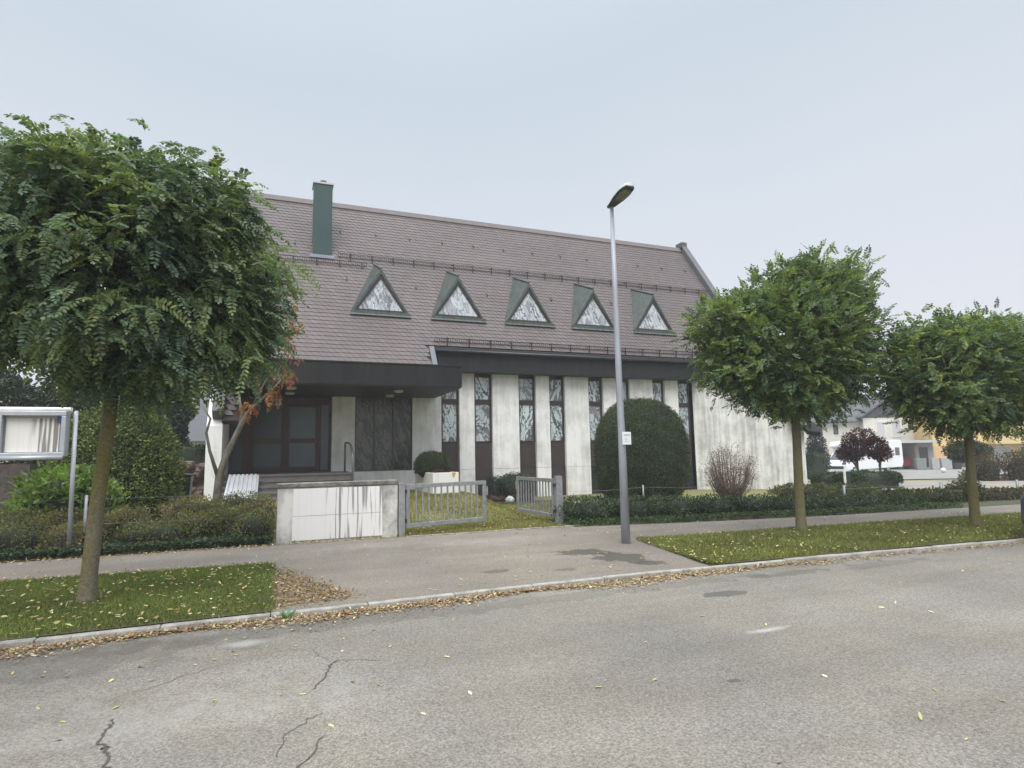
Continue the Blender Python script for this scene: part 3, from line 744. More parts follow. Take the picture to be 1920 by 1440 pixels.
def locust(name, loc, trunk, tr, lobes, centre, nclu, nleaf, npairs, L0, ll, lw, droop, upb, cols, label, group, shoots=0, soff=.17, hang=None, sc=(1, 1, 1), shift=0, seed=1, zcut=0, outw=.9):
    global RNG
    RNG = np.random.default_rng(seed); random.seed(seed)
    root = thing(name, loc, label, 'tree', group)
    mb = MB(); mb.tube(trunk, tr, 14)
    centre = np.array(centre, float); top = Vector(trunk[-1]); k3 = np.array(sc)
    lobes = [(centre+(np.array(c)-centre)*k3+np.array([0, 0, shift]), np.array(r)*k3, w) for (c, r, w) in lobes]
    tot = sum(l[2] for l in lobes); B = []; Dd = []
    for (c, r, w) in lobes:
        c = np.array(c, float); r = np.array(r, float)
        mid = (top+Vector(c))/2+Vector((random.uniform(-.1, .1), random.uniform(-.1, .1), -.12))
        mb.tube([top-Vector((0, 0, .12)), top*.6+mid*.4+Vector((0, 0, .03)), mid, Vector(c)], [tr[-1]*.62, tr[-1]*.5, tr[-1]*.4, .022], 7)
        n = int(nclu*w/tot); u = rdir(n); rr = .40+.57*RNG.random(n)**.38
        pos_ = c+u*r*rr[:, None]
        for k in range(0, n, 2):
            q = Vector(pos_[k]); a = Vector(c)*.75+top*.25; mb.tube([a, (a+q)/2+Vector((0, 0, .08)), q], [.018, .012, .005], 4)
        for k in range(n):
            o = nrm(pos_[k]-centre+np.array([0, 0, upb]))
            m_ = RNG.integers(int(nleaf*.6), int(nleaf*1.4))
            b = pos_[k]+RNG.normal(0, 1, (m_, 3))*soff
            d = nrm(o*outw+RNG.normal(0, .62, (m_, 3)))
            B.append(b); Dd.append(d)
    for k in range(shoots):
        (c, r, w) = lobes[RNG.integers(0, len(lobes))]; c = np.array(c); r = np.array(r)
        u = rdir(1)[0]; u[2] = abs(u[2])*1.2+.3; u = u/np.linalg.norm(u); s = c+u*r*.95; e = s+nrm(u*.6+np.array([0, 0, .8]))*random.uniform(.15, .34)
        mb.tube([Vector(c*.3+s*.7), Vector(s), Vector(e)], [.012, .009, .003], 4)
        m_ = 9; tt = RNG.random((m_, 1)); B.append(s+(e-s)*tt); Dd.append(nrm((e-s)*.8+rdir(m_)*.35))
    for (s, e) in (hang or []):
        s = np.array(s); e = np.array(e); mb.tube([top, Vector(s), Vector(e)], [.015, .01, .004], 4)
        tt = RNG.random((14, 1)); B.append(s+(e-s)*tt); Dd.append(nrm(rdir(14)*.7+np.array([0, 0, -.5])))
    B = np.concatenate(B); Dd = np.concatenate(Dd)
    kk = ~((B[:, 2] < 3.0) & (B[:, 0] < -2.35)) & (B[:, 2] > zcut-.12*np.sin(B[:, 0]*3.1)); B = B[kk]; Dd = Dd[kk]
    V, C = pinnate(B, Dd, L0*RNG.uniform(.7, 1.25, len(B)), npairs, ll, lw, droop, cols)
    mb.build('trunk', M_bark, root)
    raw_mesh('crown', V, 6, C, M_leaf, root)
    return root

def surf_points(n, c, r, pw, zmin=-1.0):
    u = rdir(n*2); p = np.sign(u)*np.abs(u)**pw; u = u[:n]; p = p[:n]
    nrmv = nrm(p/np.array(r)); q = np.array(c)+p*np.array(r)
    return q, nrmv
def clipped(name, loc, c, r, pw, n, ls, cols, label, cat, group=None, rough=.04, zmin=None, m=None, corek=.955, wild=.5, tips=0):
    root = thing(name, loc, label, cat, group)
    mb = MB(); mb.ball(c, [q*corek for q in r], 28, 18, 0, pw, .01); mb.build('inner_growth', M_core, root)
    q, nv = surf_points(n, c, r, pw)
    if zmin is not None:
        k = q[:, 2] > zmin; q = q[k]; nv = nv[k]
    t_ = RNG.integers(0, len(q), max(40, len(q)//90)); q = np.concatenate([q, q[t_]+nv[t_]*RNG.uniform(.02, .10, (len(t_), 1))]); nv = np.concatenate([nv, nv[t_]])
    n = len(q); lump = np.sin(q[:, 0]*5.1+q[:, 2]*4.0)*np.sin(q[:, 1]*4.3+q[:, 2]*5.7)
    q = q+nv*(RNG.normal(-.01, rough, n)+lump*rough*.5)[:, None]
    d = nrm(nv*.75+RNG.normal(0, wild, (n, 3))+np.array([0, 0, .25])); nn_ = nrm(nv+RNG.normal(0, .5, (n, 3)))
    V = diamonds(q, d, nn_, ls*RNG.uniform(.6, 1.5, n), ls*.42*RNG.uniform(.7, 1.3, n))
    C = pick(cols, n, .38)*(1+.22*lump[:, None]+.14*np.sin(q[:, :1]*2.1+q[:, 2:]*1.7))
    raw_mesh('foliage', V, 4, np.clip(C, .004, 1), m or M_needle, root)
    return root
def loose(name, loc, boxes, n, ls, cols, label, cat, group=None, m=None, stems=30, hw=.5, rise=.5, core=True):
    """loose shrub or hedge: leaves through the volume of ellipsoids (centre, radii)"""
    root = thing(name, loc, label, cat, group); Vs = []; Cs = []; mb = MB()
    tot = sum(b[1][0]*b[1][1]*b[1][2] for b in boxes)
    for (c, r) in boxes:
        k = int(n*r[0]*r[1]*r[2]/tot); u = rdir(k); rr = (.35+.65*RNG.random(k)**.4)*(1+.12*np.sin(u[:, 0]*7+c[0]*3)*np.sin(u[:, 2]*6+u[:, 1]*5))
        p = np.sign(u)*np.abs(u)**.8*np.array(r)*rr[:, None]+np.array(c)
        keep = p[:, 2] > loc[2]-.02; p = p[keep]; u = u[keep]; k = len(p)
        d = nrm(u*.5+RNG.normal(0, .7, (k, 3))+np.array([0, 0, rise])); nv = nrm(RNG.normal(0, .6, (k, 3))+np.array([0, -.2, 1.0]))
        Vs.append(hexleaves(p, d, nv, ls*RNG.uniform(.6, 1.4, k), ls*hw*RNG.uniform(.7, 1.3, k)))
        own = np.array(cols)[RNG.integers(0, len(cols))]; cl = pick(cols, k, .22)*.6+own*.4; lum = .85+.3*np.sin(p[:, :1]*6)*np.sin(p[:, 1:2]*5+p[:, 2:]*4); Cs.append(cl*lum)
        if stems >= 10: mb.tube([(boxes[0][0][0], boxes[0][0][1], loc[2]-.06), (c[0], c[1], loc[2]-.05)], [.01, .01], 4)
        for _ in range(0 if stems < 10 else max(2, int(stems*r[0]*r[1]*r[2]/tot))):
            v = np.array(c)+rdir(1)[0]*np.array(r)*.9; b = (c[0]+random.uniform(-.5, .5)*r[0], c[1]+random.uniform(-.5, .5)*r[1], loc[2]-.05)
            if v[2] > loc[2]+.05: mb.tube([(c[0], c[1], loc[2]-.05), b, ((b[0]+v[0])/2, (b[1]+v[1])/2, (b[2]+v[2])/2+.05), tuple(v)], [.012, .012, .009, .003], 4)
    if len(mb.v) > 8*3*4: mb.build('stems', M_twig, root)
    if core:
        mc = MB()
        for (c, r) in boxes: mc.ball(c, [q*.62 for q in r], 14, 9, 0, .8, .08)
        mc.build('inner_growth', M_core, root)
    raw_mesh('foliage', np.concatenate(Vs), 6, np.clip(np.concatenate(Cs), .004, 1), m or M_leaf, root)
    return root

G_loc = [(.126, .180, .096), (.142, .196, .100), (.112, .164, .100), (.160, .204, .084), (.132, .184, .114), (.120, .172, .104)]
G_loc2 = [(.118, .176, .074), (.136, .194, .076), (.104, .160, .074), (.168, .218, .068), (.126, .184, .088)]

# ------------------------------------------------------------------ street trees
locust('locust_tree', (-1.96, 8.38, 0),
       [(-1.97, 8.38, -.1), (-1.965, 8.38, .06), (-1.955, 8.38, .35), (-1.925, 8.39, 1.1), (-1.87, 8.4, 1.9), (-1.84, 8.4, 2.6)], [.125, .102, .086, .078, .074, .072],
       [((-1.95, 8.3, 4.25), (1.55, 1.5, 1.20), 5), ((-2.15, 8.3, 4.95), (1.05, 1.0, .58), 2.2), ((-.72, 8.3, 4.0), (.78, .9, .75), 2.0), ((-3.1, 8.3, 4.3), (1.0, 1.1, 1.0), 2.6),
        ((-.75, 8.35, 3.2), (.72, .8, .60), 1.6), ((-1.95, 8.0, 3.15), (1.2, 1.0, .55), 2.2), ((-3.0, 8.2, 3.6), (1.0, 1.0, .55), 1.8), ((-2.6, 8.3, 3.0), (.8, .8, .4), 1.2), ((-1.15, 7.9, 4.65), (.85, .8, .62), 2.0), ((-1.85, 8.3, 2.85), (.7, .7, .35), 1.2), ((-.95, 8.2, 2.8), (.8, .7, .4), 1.3), ((-3.9, 8.5, 4.25), (.9, 1.0, .7), 1.4)],
       (-1.9, 8.4, 3.9), 740, 17, 10, .29, .052, .029, .50, .10, G_loc,
       'large round-headed locust tree with drooping leaves and leaning mossy trunk on the left verge', 'locust trees along the street', shoots=3, sc=(.97, .95, .90), shift=-.06, seed=5, zcut=2.58, outw=.5, soff=.15)
locust('locust_tree', (9.64, 9.07, 0),
       [(9.64, 9.07, -.1), (9.64, 9.07, .06), (9.64, 9.07, .3), (9.66, 9.07, 1.1), (9.69, 9.07, 1.8), (9.70, 9.07, 2.35)], [.14, .112, .096, .087, .082, .082],
       [((9.75, 9.0, 3.75), (1.45, 1.35, 1.0), 5), ((10.9, 9.0, 4.75), (.95, .95, .72), 2.6), ((11.45, 9.0, 4.0), (.75, .9, .85), 1.8), ((9.5, 9.0, 4.85), (.55, .75, .40), 1.0), ((7.75, 9.0, 3.85), (.80, .9, .55), 1.6), ((7.75, 9.0, 3.2), (.62, .8, .42), 1.0),
        ((8.75, 9.0, 3.0), (.9, .9, .55), 1.5), ((11.0, 9.0, 3.2), (.95, .9, .6), 1.5), ((8.6, 9.0, 4.35), (.55, .7, .35), .8), ((11.55, 9.0, 5.25), (.4, .55, .42), .7), ((10.1, 8.9, 5.15), (.6, .6, .35), .8), ((9.7, 8.9, 2.75), (.75, .7, .42), 1.4), ((10.4, 8.9, 2.75), (.9, .8, .45), 1.3), ((9.2, 8.9, 2.72), (.7, .7, .4), 1.1)],
       (9.9, 9.05, 3.6), 560, 16, 8, .26, .058, .032, .14, .4, G_loc2,
       'lopsided locust tree with upright feathery shoots on the grass right of the lamp post', 'locust trees along the street', shoots=40, sc=(.84, .84, .90), shift=.02, seed=6, hang=[((8.6, 8.8, 2.9), (8.3, 8.8, 2.35)), ((8.3, 8.8, 2.8), (8.0, 8.8, 2.5))])
locust('locust_tree', (13.06, 7.96, 0),
       [(13.06, 7.96, -.1), (13.06, 7.96, .06), (13.07, 7.96, .3), (13.10, 7.97, 1.0), (13.16, 7.98, 1.6), (13.22, 8.0, 2.1)], [.13, .106, .09, .083, .08, .084],
       [((13.3, 8.0, 3.35), (1.5, 1.3, .85), 5), ((11.75, 8.0, 3.35), (.85, .9, .62), 2), ((12.3, 8.0, 2.65), (.95, .9, .50), 1.6), ((14.3, 8.0, 3.7), (.95, 1.0, .65), 2.2), ((14.4, 8.0, 2.75), (.9, .9, .5), 1.6), ((15.4, 8.0, 3.3), (.9, 1, .8), 2), ((12.9, 8.0, 3.95), (1.2, .9, .45), 1.6), ((13.2, 7.9, 2.5), (.8, .7, .45), 1.5), ((13.8, 7.9, 2.45), (.8, .7, .42), 1.3), ((12.0, 7.9, 2.7), (.8, .8, .4), 1.2)],
       (13.3, 8.0, 3.0), 540, 16, 8, .25, .058, .032, .2, .3, G_loc2,
       'broad flat-topped locust tree farthest right along the verge, cut by the picture edge', 'locust trees along the street', shoots=24, sc=(.88, .86, .88), shift=-.06, seed=9)

RNG = np.random.default_rng(77); random.seed(77)
# red-leaved small tree leaning in front of the porch
root = thing('small_sumac_tree', (-1.15, 14.5, .2), 'thin forked tree with a few orange red leaves leaning towards the porch', 'tree')
mb = MB()
mb.tube([(-1.18, 14.5, .1), (-1.16, 14.5, .6), (-1.12, 14.5, 1.25), (-1.0, 14.5, 1.7), (-.76, 14.5, 2.28), (-.62, 14.5, 2.6), (-.42, 14.5, 2.85), (-.15, 14.5, 3.1), (.28, 14.5, 3.66)], [.10, .09, .08, .068, .056, .05, .035, .025, .010], 10)
mb.tube([(-1.13, 14.5, 1.2), (-1.32, 14.48, 1.8), (-1.40, 14.45, 2.2), (-1.33, 14.45, 2.5), (-1.5, 14.4, 2.8)], [.045, .032, .028, .022, .01], 8)
mb.tube([(-.76, 14.5, 2.28), (-.72, 14.55, 2.6), (-.8, 14.6, 3.1)], [.04, .034, .02], 8)
mb.tube([(-.5, 14.5, 2.78), (-.35, 14.45, 3.1), (-.2, 14.4, 3.5)], [.025, .018, .008], 6)
mb.tube([(-.2, 14.5, 3.05), (.0, 14.5, 3.5), (.2, 14.5, 4.2), (.32, 14.5, 4.85)], [.02, .016, .012, .006], 6)
mb.build('trunk', M_bark2, root)
B = []; D_ = []
for (x, z, n, s) in ((.34, 4.88, 16, .10), (.27, 4.5, 8, .10), (.32, 3.55, 14, .09), (.30, 3.95, 4, .06), (.0, 3.1, 16, .12), (-.12, 3.15, 8, .08), (-.56, 2.72, 14, .09), (-.05, 3.6, 14, .16), (.2, 4.25, 9, .08), (-.3, 3.3, 6, .1)):
    b = np.array([x, 14.45, z])+RNG.normal(0, s, (n, 3)); b = b[:max(3, int(n*.72))]; n = len(b); B.append(b); D_.append(nrm(rdir(n)*.6+np.array([0, 0, -.9])))
B = np.concatenate(B); D_ = np.concatenate(D_); n = len(B)
V, C = pinnate(B, D_, np.full(n, .16)*RNG.uniform(.6, 1.3, n), 4, .085, .035, .3, [(.27, .085, .045), (.31, .125, .058), (.23, .06, .045), (.29, .15, .065), (.18, .12, .045)])
raw_mesh('crown', V, 6, C, M_leaf, root)

# ------------------------------------------------------------------ clipped bushes and hedges
YEW = [(.042, .062, .026), (.054, .078, .030), (.078, .104, .036), (.034, .050, .022)]
clipped('clipped_bush', (11.62, 17.3, 0), (11.47, 17.3, 1.50), (1.46, 1.45, 1.86), .86, 80000, .050, YEW, 'huge dome-clipped dark green yew bush behind the lamp post', 'bush', rough=.045, zmin=.02, wild=.75)
clipped('clipped_bush', (4.78, 19.3, 1.05), (4.80, 19.4, 1.28), (.56, .60, .46), .95, 9000, .045, YEW, 'dark green clipped ball bush growing in the white planter', 'bush', rough=.02, zmin=1.06)
clipped('thuja_bush', (-3.3, 16.2, .1), (-3.35, 16.2, 1.15), (1.25, 1.1, 1.72), .95, 42000, .075, [(.13, .165, .042), (.105, .14, .038), (.155, .18, .048), (.075, .105, .032)], 'tall rounded yellowish green thuja bush behind the notice case', 'bush', rough=.06, zmin=.05, wild=.6)
clipped('boxy_hedge', (21.6, 17.5, -.2), (21.65, 17.45, .12), (1.72, .85, .50), .35, 34000, .065, [(.040, .066, .030), (.050, .080, .034), (.032, .054, .026)], 'square-clipped dark hedge in front of the white motorhome', 'hedge', rough=.03, zmin=-.3)
clipped('clipped_hedge', (-3.1, 26, .4), (-3.3, 26.3, 1.2), (1.6, .6, .98), .3, 16000, .09, [(.040, .068, .028), (.032, .055, .025)], 'flat-topped green hedge behind the dark bin at left', 'hedge', rough=.03)

# low evergreen hedge on the right of the gate
boxes = [((6.9+1.12*i, 12.75-.10*i-(.04*i if i > 4 else 0), .20-.016*i), (.85, .62, .40-.020*i)) for i in range(9)]
loose('low_hedge', (11, 12.4, 0), boxes, 30000, .055, [(.046, .076, .032), (.058, .092, .036), (.038, .062, .028), (.075, .10, .04)], 'long low dark green hedge along the footpath right of the gate', 'hedge', m=M_needle, stems=40)
loose('ground_shrub', (17.1, 11.7, 0), [((16.3, 11.8, .15), (.9, .5, .30)), ((17.6, 11.6, .15), (.7, .45, .28)), ((18.7, 11.6, .22), (.5, .45, .42))], 6500, .07, [(.05, .075, .025), (.07, .075, .03), (.09, .065, .035)], 'straggly green and brown shrubs among the wire fence posts at right', 'shrub')
loose('ground_shrub', (20.3, 11.3, -.05), [((20.0, 11.5, .05), (1.1, .5, .30)), ((22.0, 11.3, .05), (1.2, .5, .32))], 6000, .07, [(.07, .06, .03), (.09, .065, .04), (.05, .06, .025)], 'brownish low shrubs at the far right behind the last locust tree', 'shrub')
loose('ground_shrub', (14.6, 14.2, 0), [((15.3, 14.2, .2), (1.3, .6, .34)), ((17.6, 14.4, .1), (1.3, .6, .36))], 9000, .07, [(.065, .085, .025), (.05, .075, .025), (.11, .10, .04)], 'yellow green shrubs at the foot of the weathered wing wall', 'shrub')
# spirea hedge left of the sign wall
boxes = [((random.uniform(-5.6, -.35), 12.95+1.2*q, .12+.30*q+random.uniform(-.05, .10)), (random.uniform(.3, .6), random.uniform(.3, .5), random.uniform(.26, .40))) for q in [random.random() for _ in range(36)]]
boxes += [((-.32, 12.95, .26), (.42, .42, .36)), ((-.25, 13.6, .42), (.42, .45, .36)), ((-.6, 14.3, .55), (.6, .45, .36))]
loose('spirea_hedge', (-2.4, 13.3, 0), boxes, 62000, .046, [(.165, .165, .065), (.13, .15, .052), (.20, .165, .085), (.19, .135, .075), (.10, .13, .045), (.25, .19, .11), (.12, .155, .05)], 'loose brownish green spirea hedge between the sign wall and the notice case', 'hedge', stems=120)
loose('leafy_bush', (-3.9, 14.6, .1), [((-3.95, 14.6, .82), (.78, .6, .72)), ((-3.45, 14.6, .70), (.55, .5, .6)), ((-4.35, 14.5, .55), (.5, .5, .5))], 3600, .12, [(.15, .24, .05), (.18, .27, .06), (.12, .19, .045)], 'bright light green leafy bush below the notice case', 'bush', stems=40)
# ivy ground cover in front of the hedge
def patch(name, n, xr, yf, z, ls, cols, label, cat, m=None, kind='stuff', tilt=.5, hmax=.12):
    x = RNG.uniform(*xr, n); y0, y1 = yf(x); y = y0+(y1-y0)*RNG.random(n)
    p = np.stack([x, y, z(x, y)+RNG.random(n)*hmax], 1); d = nrm(RNG.normal(0, 1, (n, 3))*np.array([1, 1, .5])); nv = nrm(RNG.normal(0, tilt, (n, 3))+np.array([0, 0, 1.0]))
    V = hexleaves(p, d, nv, ls*RNG.uniform(.6, 1.4, n), ls*.75*RNG.uniform(.6, 1.3, n))
    o = raw_mesh(name, V, 6, pick(cols, n, .25), m or M_leaf); tag(o, label, cat, None, kind); return o
patch('ground_ivy', 15000, (-7, -.05), lambda x: (farY(x)+.02, farY(x)+.75), lambda x, y: hgt(x, y)+.04, .05, [(.035, .060, .034), (.044, .074, .038), (.06, .085, .036)], 'dark green ivy ground cover at the front of the left planting bed', 'ivy')
patch('weeds', 5200, (6.2, 17), lambda x: (farY(x)+.0, farY(x)+.50), lambda x, y: hgt(x, y)+.03, .055, [(.05, .085, .025), (.06, .10, .03), (.04, .06, .02)], 'low green weeds between the footpath and the low hedge', 'weeds', hmax=.10)

# bare red-twigged shrub
root = thing('twiggy_shrub', (13.9, 15.9, 0), 'rounded nearly bare reddish twig shrub in front of the weathered wing wall', 'shrub')
mb = MB(); B = []
for k in range(150):
    th = random.uniform(0, 2*math.pi); r = .22*math.sqrt(random.random()); a = Vector((13.98+r*math.cos(th), 15.9+r*math.sin(th), -.05))
    u = Vector(rdir(1)[0]); rr = random.uniform(.72, 1.0)
    e = Vector((14.0+u.x*rr*.93, 15.9+u.y*rr*.8, 1.02+u.z*rr*.84))
    if e.z < .25: continue
    m_ = a.lerp(e, .5)+Vector((u.x, u.y, 0))*.16+Vector((0, 0, -.04))
    mb.tube([a, a.lerp(m_, .55), m_, m_.lerp(e, .55)+Vector((0, 0, .04)), e], [.013, .010, .008, .006, .003], 4, caps=False)
    for q in range(7):
        s_ = m_.lerp(e, random.random()); t2 = s_+Vector((random.gauss(0, .12), random.gauss(0, .12), random.uniform(-.02, .2))); mb.tube([s_, t2], [.005, .002], 3, caps=False); B.append(t2)
    B.append(e)
mb.build('twigs', M_twig, root)
B = np.array([tuple(b) for b in B]); B = np.repeat(B, 3, 0)+RNG.normal(0, .04, (len(B)*3, 3)); n = len(B)
raw_mesh('leaves', hexleaves(B, rdir(n), rdir(n), .035*RNG.uniform(.6, 1.4, n), .022), 6, pick([(.14, .085, .06), (.11, .08, .05), (.17, .10, .075)], n), M_dry, root)

# small plants by the church wall
loose('rockery_shrub', (7.1, 20.0, .05), [((7.08, 19.9, .42), (.42, .4, .45))], 3800, .07, [(.045, .07, .055), (.06, .085, .07), (.035, .055, .045)], 'bluish green spiky shrub by the church wall beside the gate', 'shrub', hw=.22, rise=.9, stems=16)
clipped('clipped_bush', (7.95, 20.0, 0), (7.95, 20.0, .40), (.66, .5, .52), .9, 5200, .055, YEW, 'small dark green rounded bush behind the right gate leaf', 'bush', zmin=0)
loose('heather_clump', (6.55, 19.6, .1), [((6.55, 19.5, .16), (.42, .25, .17))], 900, .05, [(.12, .035, .04), (.10, .05, .035), (.08, .05, .035)], 'low maroon heather clump beside the planter', 'heather', 'heather clumps by the wall', stems=6)
loose('heather_clump', (7.9, 19.2, .05), [((7.95, 19.2, .12), (.5, .25, .17))], 900, .05, [(.14, .04, .045), (.11, .05, .04)], 'low maroon heather clump beside the white stone', 'heather', 'heather clumps by the wall', stems=6)
loose('heather_clump', (6.95, 19.0, .05), [((6.95, 19.0, .12), (.26, .2, .13))], 500, .045, [(.17, .10, .09), (.13, .08, .07)], 'dusty pink heather clump left of the white stone', 'heather', 'heather clumps by the wall', stems=4)
mb = MB(); mb.ball((7.35, 18.95, .10), (.16, .12, .13), 9, 6, 0, 1, .18); tag(mb.build('white_stone', mat('white stone', (.50, .55, .53), .8, (.38, .40, .38), 9, fine=.15), smooth=False), 'white boulder lying among heather near the church wall', 'stone')
mb = MB()
for k in range(9): mb.box(6.1+.3*k, 6.38+.3*k, 18.68-.03*k, 18.76-.03*k, -.02, .07)
tag(mb.build('bed_border', M_stone), 'low dark stone border of the flower bed by the church wall', 'border')

# ------------------------------------------------------------------ planter
root = thing('planter', (4.9, 19.2, .45), 'white rectangular concrete planter with a rust stain beside the porch', 'planter')
mb = MB(); x0, x1, y0, y1, z0, z1 = 4.48, 5.30, 18.0, 20.5, .40, 1.10; w = .07
mb.box(x0, x1, y0, y0+w, z0, z1); mb.box(x0, x1, y1-w, y1, z0, z1); mb.box(x0, x0+w, y0+w, y1-w, z0, z1); mb.box(x1-w, x1, y0+w, y1-w, z0, z1)
mb.build('box', concrete_white('planter concrete', (.74, .73, .70), (.58, .57, .55), .5, .75, 0), root, bevel=.012)
mb = MB(); mb.box(x0+w+.002, x1-w-.002, y0+w+.002, y1-w-.002, z0+.05, z1-.05); mb.build('soil', M_soil, root)
mb = MB(); mb.prism([(5.08, y0-.003, 1.10), (5.10, y0-.003, .98), (5.14, y0-.003, .92), (5.17, y0-.003, 1.0), (5.21, y0-.003, 1.10)], (0, .002, 0)); mb.build('rust_stain', M_yel, root)
loose('flowering_plant', (4.85, 18.35, 1.06), [((4.85, 18.4, 1.10), (.28, .3, .10))], 600, .05, [(.20, .02, .03), (.14, .02, .03), (.06, .06, .02)], 'dark red leafy plants at the front of the white planter', 'plant', stems=6)

# ------------------------------------------------------------------ sign wall
root = thing('sign_wall', (1.2, 12.6, 0), 'low white concrete wall with a mossy coping and a streaked white board', 'wall')
mb = MB(); mb.box(.06, 2.37, 12.5, 12.8, -.2, 1.04); mb.build('wall_body', M_signwall, root, bevel=.012)
mb = MB(); mb.box(.045, 2.375, 12.48, 12.82, 1.042, 1.13); mb.build('coping', M_cope, root, bevel=.015)
mb = MB()
mb.box(.345, 2.06, 12.482, 12.498, .50, 1.02); mb.box(.335, 2.06, 12.478, 12.498, .035, .492)
mb.build('sign_board', M_board, root)

# gate posts and leaves
def gpost(x, y, w, h, label):
    r = thing('gate_post', (x, y, 0), label, 'post', 'gate posts')
    mb = MB(); mb.box(x-w/2, x+w/2, y-w/2, y+w/2, -.15, h); mb.build('shaft', M_galv, r, bevel=.006)
    mb = MB(); mb.box(x-w/2-.004, x+w/2+.004, y-w/2-.004, y+w/2+.004, h, h+.012); mb.build('post_cap', M_galv, r)
    mb = MB()
    for zz in (.25, .85): mb.box(x-.03+(.09 if x < 4 else -.09), x+.03+(.09 if x < 4 else -.09), y-.02, y+.06, zz, zz+.07)
    mb.build('hinge', M_iron, r); return r
gpost(2.455, 12.56, .13, 1.04, 'square galvanised gate post touching the sign wall')
gpost(6.16, 12.75, .15, 1.08, 'square galvanised gate post at the end of the low hedge')
def gate(a, b, label):
    r = thing('metal_gate', (a[0], a[1], 0), label, 'gate', 'gate leaves')
    A, B_ = Vector((*a, 0)), Vector((*b, 0)); d = (B_-A).normalized(); L_ = (B_-A).length; z0, z1 = .13, 1.03; t = .085
    mb = MB(); up = Vector((0, 0, 1))
    for z_ in (z0+t/2, z1-t/2): mb.beam(A+up*z_, B_+up*z_, .05, t)
    for s in (t/2, L_-t/2): mb.beam(A+d*s+up*(z0+t+.001), A+d*s+up*(z1-t-.001), t, .05, d.cross(up))
    mb.build('gate_frame', M_galv, r, bevel=.005)
    n = 11
    for k in range(n):
        p = A+d*(t+(L_-2*t)*(k+1)/(n+1)); mb = MB()
        mb.beam(p+up*(z0+t), p+up*(z1-t), .032, .024, d.cross(up)); mb.build('bar', M_galv, r)
    mb = MB(); mb.obox(A+d*(L_+.02)+up*.8, d*.02, d.cross(up)*.03, up*.10); mb.build('latch', M_galv, r)
    return r
gate((2.56, 12.62), (4.50, 13.12), 'barred galvanised gate leaf standing half open beside the sign wall')
gate((6.09, 12.86), (5.99, 14.90), 'barred galvanised gate leaf swung fully inward beside the low hedge')

# ------------------------------------------------------------------ street lamp
root = thing('street_lamp', (5.87, 9.44, 0), 'tall tapering grey metal street lamp with a flat tilted head beside the driveway', 'street lamp')
def pole_mat():
    m, t, bs = newmat('scuffed zinc pole')
    c = mixc(t, mapr(t, noise(t, pos(t, (1, 1, .25)), 4, 4), .4, .65), (.37, .39, .44), (.28, .29, .315))
    r1 = mapr(t, noise(t, pos(t, (7, 7, 1.6)), 1.6, 4, .6), .64, .69)
    sp = nn(t, 'ShaderNodeSeparateXYZ'); t.links.new(pos(t), sp.inputs[0])
    side = mapr(t, sp.outputs[0], 5.84, 5.81); r1 = math_(t, 'MULTIPLY', r1, side)
    c = mixc(t, r1, c, (.17, .09, .05)); t.links.new(c, bs.inputs['Base Color']); bs.inputs['Roughness'].default_value = .5; bs.inputs['Metallic'].default_value = .2
    return m
mb = MB(); mb.tube([(5.87, 9.44, -.2), (5.87, 9.44, 2.0), (5.865, 9.44, 2.4), (5.855, 9.44, 4.4), (5.85, 9.44, 6.30)], [.082, .066, .062, .048, .036], 18); mb.build('pole', pole_mat(), root)
# head: a shallow shell reaching over the street
mb = MB(); prof = [(9.53, .055, .0, .04), (9.40, .085, -.01, .07), (9.18, .13, .01, .10), (8.98, .145, .03, .11), (8.84, .125, .045, .095), (8.78, .08, .06, .065)]
sect = []
for (y, w, zb, h) in prof:
    z_ = 6.30+zb+(9.44-y)*.06
    sect.append([(5.85-w, y, z_), (5.85-w*.8, y, z_+h*.7), (5.85-w*.3, y, z_+h), (5.85+w*.3, y, z_+h), (5.85+w*.8, y, z_+h*.7), (5.85+w, y, z_)])
vs = [p for s in sect for p in s]; fs = []
for i in range(len(sect)-1):
    for k in range(5): fs.append((i*6+k, i*6+k+1, (i+1)*6+k+1, (i+1)*6+k))
fs += [tuple(range(6))[::-1], tuple(range(30, 36))]
mb.add(vs, fs, 0, True); mb.build('lamp_head', M_lamp, root)
hd = root.children[-1]
mb = MB(); vs = []; 
for s in sect: vs += [(s[0][0]+.006, s[0][1], s[0][2]-.002), (s[5][0]-.006, s[5][1], s[5][2]-.002), (s[5][0]-.02, s[5][1], s[5][2]-.025), (s[0][0]+.02, s[0][1], s[0][2]-.025)]
fs = []
for i in range(len(sect)-1):
    for k in range(4): fs.append((i*4+k, (i+1)*4+k, (i+1)*4+(k+1) % 4, i*4+(k+1) % 4))
fs += [(0, 1, 2, 3), (23, 22, 21, 20)]
mb.add(vs, fs); mb.build('lamp_underside', M_lampdk, hd)
mb = MB(); mb.prism([(5.85-.095, 9.18, 6.296), (5.85+.095, 9.18, 6.296), (5.85+.11, 8.98, 6.328), (5.85+.085, 8.86, 6.352), (5.85-.085, 8.86, 6.352), (5.85-.11, 8.98, 6.328)], (0, 0, -.012)); mb.build('lamp_lens', M_lens, hd)
root = thing('notice_plate', (5.87, 9.34, 1.86), 'small white plate with two printed lines fixed to the lamp post', 'sign')
mb = MB(); mb.box(5.82, 6.0, 9.33, 9.348, 1.745, 1.975); mb.build('plate', M_plate, root, bevel=.006)
mb = MB()
for z_, a, b in ((1.925, 5.85, 5.97), (1.905, 5.85, 5.97), (1.845, 5.86, 5.92), (1.80, 5.86, 5.94)): mb.box(a, b, 9.3275, 9.3295, z_, z_+.007)
mb.build('printed_lines', M_ink, root)

